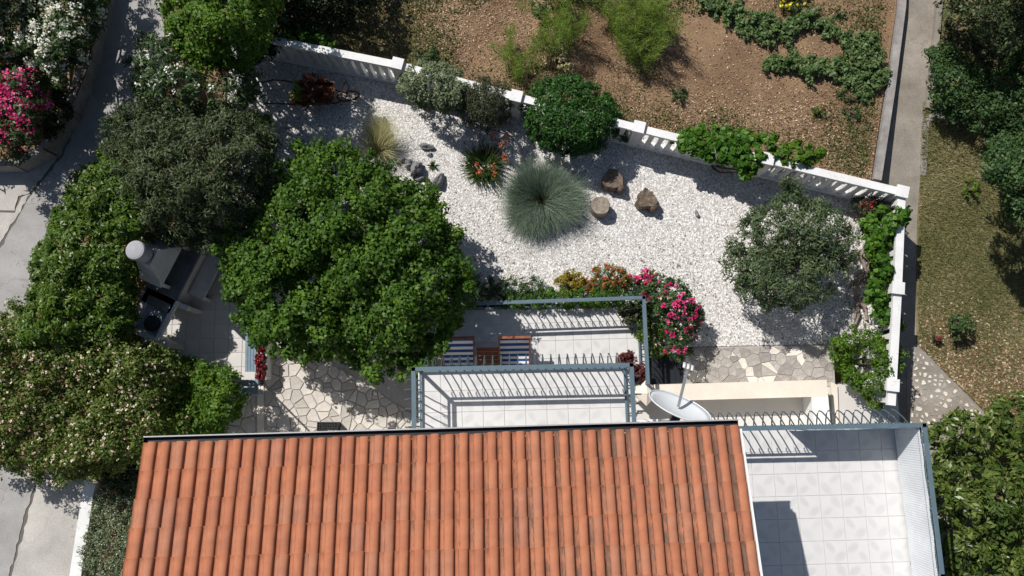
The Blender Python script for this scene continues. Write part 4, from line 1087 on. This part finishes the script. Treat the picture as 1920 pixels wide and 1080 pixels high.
def rock(label, u, v, sx, sy, sz, ang, seed):
    rg = np.random.default_rng(seed); c = P(u, v, sz * .5); c.z = 0; K = 14; J = 8; V = []; F = []
    for j in range(J + 1):
        th = math.pi * j / J
        for k in range(K):
            a = 2 * math.pi * k / K; d = np.array([math.sin(th) * math.cos(a), math.sin(th) * math.sin(a), math.cos(th)])
            s = 1 + .16 * math.sin(d[0] * 4 + seed) + .13 * math.sin(d[1] * 5 + seed * 2) + .1 * math.sin(d[2] * 7 + seed * 3) + .05 * rg.normal()
            x, y, z = d * s * np.array([sx, sy, sz]); V.append((c.x + x * math.cos(ang) - y * math.sin(ang), c.y + x * math.sin(ang) + y * math.cos(ang), max(-.03, z + sz * .55)))
    for j in range(J):
        for k in range(K): F.append((j * K + k, (j + 1) * K + k, (j + 1) * K + (k + 1) % K, j * K + (k + 1) % K))
    o = mk("boulder", V, F, M_ROCK); tag(o, label, "boulder")
rock("craggy dark grey boulder beside the small green agave", 781, 318, .2, .13, .18, .9, 1)
rock("smaller pale broken boulder touching the craggy dark one", 768, 309, .13, .10, .11, .2, 2)
rock("smooth grey oval boulder on open gravel below the agave", 822, 339, .19, .10, .15, .95, 3)
rock("low flat boulder right of the straw coloured grass", 800, 275, .15, .08, .09, -.1, 4)
for lab_, u_, v_, a_, b_, c_, sd in (("small dark stone at the foot of the straw coloured grass", 752, 300, .09, .07, .07, 11), ("small grey stone touching the craggy boulder's lower end", 786, 332, .1, .08, .08, 12), ("little stone between the flat boulder and the agave", 806, 290, .06, .05, .05, 13)):
    rock(lab_, u_, v_, a_, b_, c_, .4, sd)
for i, (u, v, s) in enumerate(((1307, 402, .05),)):
    rock("tiny brown stone alone on the open white gravel", u, v, .05, .08, .05, .3, 8)
dr = T("driftwood", "twisted grey driftwood roots lying along the gravel by the climbing vine", "driftwood", P(1615, 540, 0))
rg = np.random.default_rng(5)
for pts in ([(1628, 455), (1612, 480), (1622, 505), (1606, 535), (1612, 565), (1602, 600)], [(1632, 500), (1608, 520), (1604, 550), (1620, 575)], [(1622, 575), (1606, 570), (1603, 610)], [(1598, 530), (1628, 515)], [(1612, 470), (1634, 490), (1616, 540)], [(1618, 560), (1626, 600)]):
    q = [P(u, v, .05 + .08 * rg.random()) for u, v in pts]; fine = []
    for a, b in zip(q, q[1:]): fine += [a, a.lerp(b, .5) + Vector(rg.normal(size=3)) * .03]
    fine.append(q[-1]); MB().tube(fine, [.05 * (1 - .6 * k / len(fine)) * rg.uniform(.8, 1.2) for k in range(len(fine))], 7).build("root", M_DRIFT, dr, True)

# ------------------------------------------------------------------ road-side bits at bottom left
wk = [(176, 897), (148, 1080), (125, 1230)]
mb = MB()
for a, b in zip(wk, wk[1:]): mb.beam(P(*a, .1), P(*b, .1), .24, .3)
tag(mb.build("white_kerb", M_WHITE), "white painted kerb between the pale driveway and the low shrub", "kerb")
gt_ = T("gate_bar", "thin dark bar across the driveway end with a small green box", "gate", P(100, 882, 0))
MB().beam(P(88, 883, .75), P(268, 879, .75), .025, .04).build("bar", M_IRON, gt_)
q = P(122, 889, .3); MB().box((q.x, q.y, .16), (.24, .13, .3)).build("box", plain("green_box", (.10, .16, .16), .5), gt_)
for u in (92, 262):
    q = P(u, 881, .75); MB().box((q.x, q.y, .37), (.05, .05, .76)).build("post", M_IRON, gt_)

# ------------------------------------------------------------------ vegetation
shrub("oleander", "tall oleander covered in white blossom on the road bank", "shrub", [(-80, -80), (165, -80), (192, -10), (175, 60), (150, 110), (108, 150), (60, 130), (-80, 118)], .7, 3.3, L_OLEA, (.12, .03), .2, 30, 60, .7, zg=.42,
      fl=[(F_WHITE, 420, .05, 12, .06)])
shrub("oleander", "oleander massed with deep pink blossom on the road bank", "shrub", [(-80, 105), (30, 108), (72, 140), (88, 190), (80, 240), (50, 285), (-80, 300)], .7, 2.9, L_OLEA, (.12, .03), .2, 30, 55, .6, zg=.42,
      fl=[(F_PINK, 330, .05, 11, .06)])
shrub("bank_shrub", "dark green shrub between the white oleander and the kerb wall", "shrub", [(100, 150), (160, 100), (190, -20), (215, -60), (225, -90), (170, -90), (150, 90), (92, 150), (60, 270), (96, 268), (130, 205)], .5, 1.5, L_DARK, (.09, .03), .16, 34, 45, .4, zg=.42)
shrub("evergreen_tree", "bright green rounded tree at the corner of the road", "tree", [(306, -90), (505, -90), (512, 40), (490, 95), (450, 128), (420, 112), (382, 122), (345, 92), (316, 45)], 1.2, 4.1, L_BRIGHT, (.058, .036), .2, 42, 105, .9, rough=.3, trunk=(430, 60))
shrub("dark_tree", "very dark shaded tree behind the end of the white balustrade", "tree", [(480, -90), (700, -90), (690, 10), (650, 45), (600, 62), (545, 66), (505, 100), (470, 130), (470, 60)], .3, 1.7, L_DARK, (.07, .04), .2, 34, 50, .6, trunk=(560, 30))  # near-black leaf colour holds the shade of the taller tree
shrub("ivy", "light green ivy trailing over the end of the white balustrade", "vine", [(530, 60), (550, 38), (585, 45), (605, 68), (640, 80), (615, 86), (575, 74), (545, 76)], .85, 1.1, L_VINE, (.08, .06), .08, 60, 16, .2)
shrub("oleander", "loose pale leaved oleander with few white flowers leaning over the road", "shrub", [(236, 112), (262, 82), (300, 52), (335, 62), (350, 105), (395, 130), (440, 118), (482, 132), (478, 180), (440, 220), (350, 225), (285, 215), (258, 180), (262, 135)], .4, 2.9, L_OLEA, (.12, .028), .2, 26, 46, .6, low=.3, fl=[(F_WHITE, 40, .05, 8, .05)])
shrub("olive_tree", "dark grey green olive tree over the barbecue", "tree", [(212, 222), (262, 196), (330, 198), (400, 200), (468, 216), (512, 268), (500, 330), (472, 395), (430, 450), (330, 458), (275, 440), (226, 392), (208, 350), (202, 300)], 1.2, 3.4, L_OLIVE, (.075, .018), .2, 42, 100, .8, rough=.3, trunk=(370, 360))
shrub("lime_shrub", "light green young shrub peeping out beside the olive tree", "shrub", [(455, 225), (490, 208), (512, 230), (500, 262), (470, 255)], .5, 1.5, L_BRIGHT, (.07, .035), .12, 40, 30, .3)
shrub("hedge", "tall glossy green hedge between the road and the barbecue", "hedge", [(186, 296), (222, 280), (268, 285), (292, 330), (300, 420), (262, 462), (244, 520), (250, 600), (240, 650), (120, 650), (10, 655), (36, 600), (64, 560), (58, 500), (86, 450), (110, 395), (150, 330)], .2, 2.75, L_HEDGE, (.078, .03), .15, 54, 66, .45, rough=.18, up=.8)
shrub("rose_bush", "sprawling rose bush dotted with pale pink and cream roses", "shrub", [(-80, 630), (0, 600), (60, 565), (140, 560), (235, 620), (290, 662), (350, 690), (330, 740), (330, 800), (290, 832), (262, 858), (190, 884), (80, 896), (0, 885), (-80, 860)], .2, 2.3, L_ROSE, (.055, .03), .18, 40, 66, .5, rough=.25,
      fl=[(F_PALE, 620, .035, 5, .022)])
shrub("green_shrub", "fresh bright green shrub at the edge of the rose bush", "shrub", [(300, 690), (345, 675), (395, 688), (440, 700), (452, 745), (436, 790), (410, 812), (320, 818), (296, 770)], .2, 1.7, L_BRIGHT, (.085, .028), .16, 44, 56, .45, up=.8)
shrub("groundcover_shrub", "low silvery fine leaved shrub between white kerb and roof", "shrub", [(196, 905), (270, 885), (262, 960), (245, 1110), (158, 1110), (152, 1050), (160, 1020), (172, 985), (166, 960), (184, 930)], .05, .6, L_SILVER, (.035, .016), .13, 70, 60, .3,
      fl=[(F_WHITE, 260, .018, 3, .02)])
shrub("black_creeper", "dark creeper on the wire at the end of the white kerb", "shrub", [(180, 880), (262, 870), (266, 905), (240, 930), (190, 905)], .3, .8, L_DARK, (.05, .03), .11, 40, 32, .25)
shrub("shade_tree", "broad spreading bright green shade tree in the middle of the garden", "tree",
      [(418, 495), (428, 445), (478, 405), (498, 352), (538, 312), (572, 280), (640, 280), (700, 306), (742, 334), (806, 372), (832, 405), (852, 460), (866, 515), (862, 560), (868, 578), (838, 608), (812, 638), (788, 668), (756, 692), (700, 694), (658, 672), (600, 668), (556, 658), (500, 642), (468, 612), (452, 580), (436, 548)],
      1.0, 3.1, L_TREE, (.066, .046), .2, 36, 84, .8, low=.3, rough=.3, f=2.0, trunk=(640, 500), cr=.42)
shrub("grey_green_shrub", "mounded grey green shrub against the balustrade post", "shrub", [(752, 128), (795, 116), (850, 128), (880, 160), (872, 200), (830, 210), (785, 196), (754, 170)], .3, 1.6, L_SILVER, (.045, .022), .12, 110, 60, .35)
shrub("brown_shrub", "dark brownish shrub beside the grey green one", "shrub", [(852, 160), (900, 146), (944, 158), (962, 190), (952, 222), (918, 242), (874, 226), (856, 200)], .3, 1.5, L_BROWN, (.04, .014), .12, 100, 64, .35)
shrub("clipped_shrub", "dense clipped round dark green shrub breaking the balustrade line", "shrub", [(984, 215), (990, 180), (1012, 152), (1060, 143), (1105, 156), (1148, 186), (1163, 225), (1146, 262), (1100, 284), (1048, 286), (1004, 258)], .1, 1.5, L_BOX, (.042, .026), .12, 92, 76, .5, rough=.12)
shrub("fence_shrub", "small green plant at the foot of the clipped shrub", "plant", [(1150, 240), (1172, 236), (1182, 262), (1160, 274)], .05, .5, L_BOX, (.06, .03), .09, 60, 26, .2)
shrub("grape_vine", "grape vine sprawling over the long stretch of white balustrade", "vine", [(1268, 262), (1300, 246), (1340, 240), (1400, 250), (1455, 258), (1455, 300), (1428, 305), (1398, 335), (1375, 312), (1330, 296), (1284, 280)], .7, 1.15, L_VINE, (.10, .085), .11, 62, 20, .25, fl=None)
shrub("grape_vine", "lighter green end of the vine near the corner of the vegetable plot", "vine", [(1446, 282), (1480, 270), (1535, 274), (1548, 294), (1510, 312), (1470, 312)], .6, 1.15, L_BRIGHT, (.08, .06), .1, 66, 24, .2)
shrub("olive_tree", "round grey green olive tree standing alone on the white gravel", "tree", [(1362, 500), (1378, 440), (1402, 405), (1450, 382), (1472, 345), (1492, 352), (1512, 385), (1560, 392), (1592, 425), (1597, 472), (1572, 532), (1532, 562), (1485, 580), (1432, 565), (1388, 540)], .7, 2.1, L_OLIVE2, (.08, .02), .18, 34, 75, .6, rough=.3, trunk=(1490, 490))
shrub("climbing_vine", "leafy green vine climbing the balustrade beside the driftwood", "vine", [(1622, 420), (1650, 392), (1700, 386), (1706, 402), (1692, 430), (1660, 470), (1690, 500), (1668, 530), (1664, 580), (1690, 592), (1690, 610), (1660, 606), (1634, 575), (1624, 550), (1640, 505), (1628, 460)], .25, 1.15, L_VINE, (.09, .075), .1, 70, 22, .25)
shrub("red_flowered_shrub", "brownish shrub with a few red blooms in the fence corner", "shrub", [(1598, 375), (1640, 360), (1682, 372), (1684, 396), (1650, 420), (1610, 424)], .1, .75, L_BROWN, (.05, .02), .11, 60, 40, .25, fl=[(F_RED, 16, .04, 6, .03)])
shrub("corner_bush", "light green feathery bush at the end of the stone strip", "shrub", [(1556, 640), (1600, 618), (1655, 626), (1692, 660), (1692, 700), (1668, 735), (1640, 768), (1620, 735), (1580, 708), (1560, 672)], .1, 1.25, L_BRIGHT, (.06, .026), .13, 46, 42, .4, rough=.3)
# flower bed round the lower terrace
shrub("herb_bush", "dull grey green herbs at the shaded end of the flower bed", "plant", [(850, 510), (915, 522), (1000, 520), (1030, 540), (1020, 560), (900, 568), (850, 565)], .05, .55, L_WILD, (.05, .016), .1, 62, 40, .3)
shrub("moss_edging", "vivid green low plants along the foot of the lower railing", "plant", [(950, 552), (1040, 542), (1120, 536), (1185, 535), (1200, 560), (1190, 572), (1020, 578), (940, 576)], .05, .5, L_VINE, (.05, .018), .08, 90, 34, .2)
shrub("yellow_flower_plant", "yellow and gold flowering plant in the flower bed", "plant", [(1040, 530), (1052, 512), (1078, 508), (1098, 522), (1090, 546), (1048, 550)], .05, .5, L_YELLOW, (.05, .02), .08, 90, 34, .2)
shrub("red_flower_plant", "rusty red flowering plant between yellow plant and pink roses", "plant", [(1095, 520), (1118, 500), (1140, 494), (1170, 506), (1182, 528), (1160, 545), (1104, 545)], .05, .55, L_ROSE, (.05, .018), .08, 80, 32, .2, fl=[(F_RUST, 130, .035, 5, .03)])
shrub("pink_rose", "bushy plant with pink and white blooms near the red flowers", "plant", [(1182, 522), (1215, 506), (1240, 515), (1236, 540), (1196, 545)], .05, .7, L_WILD, (.05, .022), .09, 70, 30, .25, fl=[(F_PINK, 26, .05, 9, .035), (F_PALE, 16, .04, 6, .03)])
shrub("pink_rose", "large arching rose bush heavy with bright pink blooms at the terrace corner", "shrub", [(1196, 540), (1240, 512), (1275, 530), (1300, 560), (1314, 600), (1300, 625), (1296, 660), (1270, 672), (1248, 640), (1240, 600), (1222, 580)], .2, 1.3, L_WILD, (.055, .028), .13, 60, 46, .35, fl=[(F_PINK, 55, .05, 12, .05), (F_PALE, 16, .045, 7, .04)])
shrub("dark_foliage", "dark green foliage between the railing and the pink roses", "shrub", [(1190, 575), (1206, 560), (1235, 575), (1250, 620), (1252, 672), (1222, 668), (1200, 640), (1185, 620)], .05, .7, L_HEDGE, (.05, .02), .1, 60, 40, .25)
shrub("garden_seedling", "tiny plant sprig beside the smooth oval boulder", "plant", [(795, 338), (804, 336), (806, 350), (797, 352)], .02, .12, L_BRIGHT, (.05, .025), .04, 300, 14, .1)

# tufts of blades
def tussock(name, label, cat, u, v, n, r0, L, lean, m, width=.012, droop=.7, wind=None, zg=0., seed=1, segs=4, lop=0.0):
    rg = np.random.default_rng(seed); c = P(u, v, zg); t = T(name, label, cat, c)
    a = rg.random(n) * 2 * math.pi; rad = r0 * rg.random(n) ** .5
    rad = rad * (1 + lop * (.12 * np.sin(2 * a + 1) + .16 * np.sin(3 * a + 2.2) + .1 * np.sin(7 * a)))
    base = np.array(c)[None] + np.stack([rad * np.cos(a), rad * np.sin(a), np.zeros(n)], 1)
    az = a + rg.normal(size=n) * .55 + .5 * np.sin(base[:, 0] * 9) * np.sin(base[:, 1] * 8)
    if wind is not None: az = np.where(rg.random(n) < .75, wind + rg.normal(size=n) * .55, az)
    V, F, R = blades(rg, base, az, L * (.5 + .5 * rg.random(n) + .35 * (rg.random(n) < .08)), lean * rg.random(n) ** .6, width * (.6 + .6 * rg.random(n)), segs, droop)
    mk("blades", V, F, m, t, rnd=R); return t, rg, c
tussock("feather_grass", "pale straw coloured feather grass clump on the gravel", "grass clump", 712, 282, 1300, .12, 1.0, .75, L_STRAW, .008, .7, wind=1.3, seed=3)
TUS, _, _ = tussock("fescue_grass", "big round blue green grass tussock in the middle of the gravel", "grass clump", 1016, 378, 12000, .5, .74, .95, L_BLUE, .008, .8, seed=4, lop=1.0)
tussock("small_agave", "small green spiky agave between the boulders", "plant", 812, 312, 46, .02, .17, 1.3, L_ALOE, .035, .3, seed=5, segs=3)
al, rg, c = tussock("aloe", "spiky dark green aloe clump with orange flower spikes", "aloe", 906, 312, 420, .3, .46, 1.05, L_ALOE, .035, .25, seed=6, segs=3)
sm = MB(); pos = []
for u, v in ((925, 253), (938, 272), (946, 268), (944, 292), (948, 300), (893, 308), (899, 322), (924, 312), (927, 324), (950, 258)):
    tip = P(u, v, .62); b = Vector(c) + (tip - Vector(c)) * .45; b.z = .05; branch(sm, rg, b, tip, .009, .006)
    for k in range(34): pos.append(np.array(tip) + rg.normal(size=3) * np.array([.03, .03, .07]))
sm.build("flower_stalk", L_ALOE if False else BARK, al); pos = np.array(pos)
V, F, R = leaves(rg, pos, unit(rg, len(pos)), .05, .018, .1); mk("flower_spike", V, F, F_ORANGE, al, rnd=R, kind="stuff")

rg = np.random.default_rng(44); c = P(1016, 372, 0); n = 900; a = rg.random(n) * 6.28; rad = .2 * rg.random(n) ** .5
base = np.array(c)[None] + np.stack([rad * np.cos(a), rad * np.sin(a), np.full(n, .02)], 1)
V, F, R = blades(rg, base, a, .2 + .15 * rg.random(n), .5 * rg.random(n), np.full(n, .014), 3, .4); mk("dead_blades", V, F, L_BROWN, TUS, rnd=R)
# vegetable plot plants
def feathery(label, poly, n, h, seed, NS=70):
    rg = np.random.default_rng(seed); uv = samp(rg, poly, NS); B = Pn(uv, .03); c = B.mean(0)
    t = T("fennel", label, "plant", (c[0], c[1], .03), "feathery plants in the vegetable plot")
    st = MB(); pts = []
    for b in B:
        tip = Vector(b) + Vector((rg.normal() * .28, abs(rg.normal()) * .22, h * (.6 + .5 * rg.random()))); q = branch(st, rg, b, tip, .008, .003, .05, 5, 4)
        for k in range(n // NS):
            s = rg.random() ** .6; p = Vector(b).lerp(tip, s); pts.append(np.array(p) + rg.normal(size=3) * .05)
    st.build("stem", L_FENNEL if False else BARK, t); pts = np.array(pts); m_ = len(pts)
    V, F, R = blades(rg, pts, rg.random(m_) * 6.28, .10 + .12 * rg.random(m_), .3 + .9 * rg.random(m_), np.full(m_, .009), 2, .5); mk("fronds", V, F, L_FENNEL, t, rnd=R)
feathery("tall feathery bright green fennel thicket at the top of the plot", [(1035, 40), (1075, 20), (1110, -30), (1120, -60), (1030, -60), (1028, 110), (1055, 120), (1085, 90)], 9000, 1.1, 31)
feathery("large feathery green fennel leaning over bare shaded soil", [(1140, 40), (1180, 15), (1225, 30), (1250, 85), (1210, 130), (1170, 150), (1150, 110)], 9500, 1.1, 32)
feathery("thin pale stalk of fennel left of the clipped shrub", [(945, 95), (960, 90), (980, 150), (975, 170), (955, 130)], 1500, .7, 33, 14)
shrub("leafy_weed", "leafy grey green weed beside the fennel thicket", "plant", [(996, 0), (1030, -5), (1032, 28), (1004, 34)], .05, .5, L_POT, (.08, .04), .1, 50, 22, .2)
shrub("leafy_weed", "yellowish wilting stalks at the foot of the fennel", "plant", [(1024, 75), (1048, 70), (1075, 120), (1070, 145), (1040, 120)], .05, .5, L_STRAW, (.06, .02), .1, 40, 22, .2)
rows = [[(1322, 10), (1338, 20), (1356, 12), (1362, 34), (1378, 18), (1386, 40), (1392, 62), (1406, 48), (1418, 66), (1432, 44), (1436, 66), (1454, 54), (1470, 62), (1486, 56), (1500, 44), (1514, 36), (1528, 48), (1544, 52), (1562, 66), (1578, 74), (1590, 92), (1606, 84), (1624, 78), (1636, 96), (1612, 108), (1640, 118), (1622, 128)],
        [(1436, 128), (1450, 116), (1468, 124), (1486, 114), (1500, 128), (1514, 118), (1520, 138), (1538, 126), (1552, 134), (1566, 120), (1580, 132), (1596, 120), (1584, 150), (1600, 164), (1616, 148), (1632, 160), (1612, 180), (1646, 150)]]
pv = []
rg = np.random.default_rng(50)
for v_ in range(4):
    C = rg.normal(size=(16, 3)) * np.array([.11, .11, .05]) + np.array([0, 0, .17]); V, F, R = fol(rg, C, .09, 20, .085, .055, .9)
    me = mk("foliage", V, F, L_POT, rnd=R); mesh = me.data; bpy.data.objects.remove(me)
    st = MB()
    for q in C[:5]: st.tube([(0, 0, 0), tuple(q)], .006, 4)
    pv.append((mesh, st.mesh("stem", L_POT)))
for ri, row in enumerate(rows):
    for i, (u, v) in enumerate(row):
        p = P(u, v, .03); f_, s_ = pv[(i + ri) % 4]
        t = T("potato_plant", ("leafy green potato plant in the upper crop row ending near the path" if ri == 0 else "leafy green potato plant in the short lower crop row"), "crop plant", p, "potato plants upper row" if ri == 0 else "potato plants lower row")
        for nm, me in (("foliage", f_), ("stem", s_)):
            o = mo(nm, me, None, None, p, rg.random() * 6.28); s = .6 + .45 * rg.random(); o.scale = (s, s, s); o.parent = t; o.matrix_parent_inverse = Matrix.Translation(-p)
shrub("daisy_plant", "small plant full of yellow daisies in the vegetable plot", "plant", [(1462, -30), (1512, -30), (1514, 10), (1490, 24), (1464, 14)], .05, .4, L_POT, (.05, .02), .09, 60, 30, .2, fl=[(F_YEL, 46, .045, 5, .018)])
for i, (lab, poly) in enumerate((("small dull green weed tuft below the crop rows near the path", [(1580, 205), (1605, 200), (1612, 224), (1588, 230)]),
                                 ("weed tuft in the gap between fennel and balustrade", [(1256, 170), (1285, 165), (1292, 190), (1265, 200)]),
                                 ("pale green lettuce like weed on bare soil", [(1524, 204), (1546, 198), (1550, 214), (1530, 220)]),
                                 ("weed tuft hugging the outside of the fence near the grey shrub", [(770, 90), (812, 92), (840, 112), (826, 124), (786, 116)]),
                                 ("green weed tuft at the upper edge of the plot beside the wall", [(1560, 14), (1590, 18), (1582, 36), (1566, 34)]),
                                 ("straggling weeds on the soil below the lower crop row", [(1568, 168), (1600, 172), (1636, 180), (1640, 192), (1600, 190), (1575, 185)]))):
    shrub("weed_tuft", lab, "weed", poly, .04, .3, L_VINE if 'lettuce' in lab else L_WILD, (.05, .02), .08, 60, 24, .2)
# right hand side
shrub("wild_tree", "dark wild tree overhanging the top of the path side", "tree", [(1768, -90), (2000, -90), (2000, 40), (1930, 50), (1880, 90), (1838, 60), (1800, 40), (1772, 20)], .9, 2.8, L_OLIVE, (.07, .03), .22, 32, 64, .7, zg=-.15, trunk=(1900, -30), rough=.35)
shrub("ground_creeper", "low dark creeper in the shade below the wild tree", "shrub", [(1764, 40), (1800, 50), (1860, 80), (1880, 110), (1850, 150), (1800, 110), (1756, 100)], -.15, .1, L_BROWN, (.06, .03), .12, 30, 30, .3, zg=-.2)
shrub("wild_thicket", "wide mid green thicket spilling toward the path on the lawn side", "shrub", [(1748, 82), (1785, 92), (1830, 130), (1880, 140), (1910, 80), (2000, 40), (2000, 300), (1930, 290), (1880, 300), (1850, 250), (1800, 222), (1742, 205)], -.1, 1.1, L_WILD, (.065, .032), .17, 40, 52, .5, zg=-.2, rough=.4)
shrub("lime_weed", "bright yellow green leafy weed beside the curved edging", "plant", [(1768, 180), (1796, 160), (1804, 178), (1790, 200), (1770, 202)], .2, .55, L_VINE, (.07, .04), .09, 60, 26, .2, zg=-.2)
shrub("wild_tree", "broad green tree casting shade on the lawn", "tree", [(1850, 290), (1880, 262), (1935, 260), (2000, 250), (2000, 470), (1930, 440), (1895, 400), (1876, 350), (1848, 330)], .8, 2.8, L_WILD, (.065, .032), .2, 36, 64, .6, zg=-.5, trunk=(1915, 395), rough=.35)
shrub("garden_rose", "small dark green rose plant with two red blooms on the lawn", "plant", [(1778, 598), (1810, 588), (1826, 606), (1818, 630), (1790, 636)], -.4, .15, L_WILD, (.06, .03), .1, 50, 30, .25, zg=-.58)
shrub("red_bloom_plant", "low plant with bright red flowers near the flagged apron", "plant", [(1746, 620), (1770, 620), (1774, 640), (1752, 642)], -.5, -.3, L_BROWN, (.04, .02), .06, 40, 14, .2, zg=-.58, fl=[(F_RED, 7, .035, 5, .025)])
shrub("ornamental_grass", "pale green arching weed on the lawn below the curved edging", "plant", [(1806, 340), (1830, 335), (1838, 365), (1812, 380)], -.35, -.1, L_FENNEL, (.09, .02), .08, 40, 18, .2, zg=-.45)
shrub("fig_bush", "big leaved green bush outside the roof terrace", "shrub", [(1744, 880), (1752, 815), (1790, 775), (1840, 758), (1900, 752), (2000, 740), (2000, 1140), (1800, 1140), (1782, 1060), (1762, 950)], -.3, 1.3, L_LAUREL, (.12, .046), .19, 30, 36, .5, zg=-.6, rough=.45, up=.8, dm=1.2)
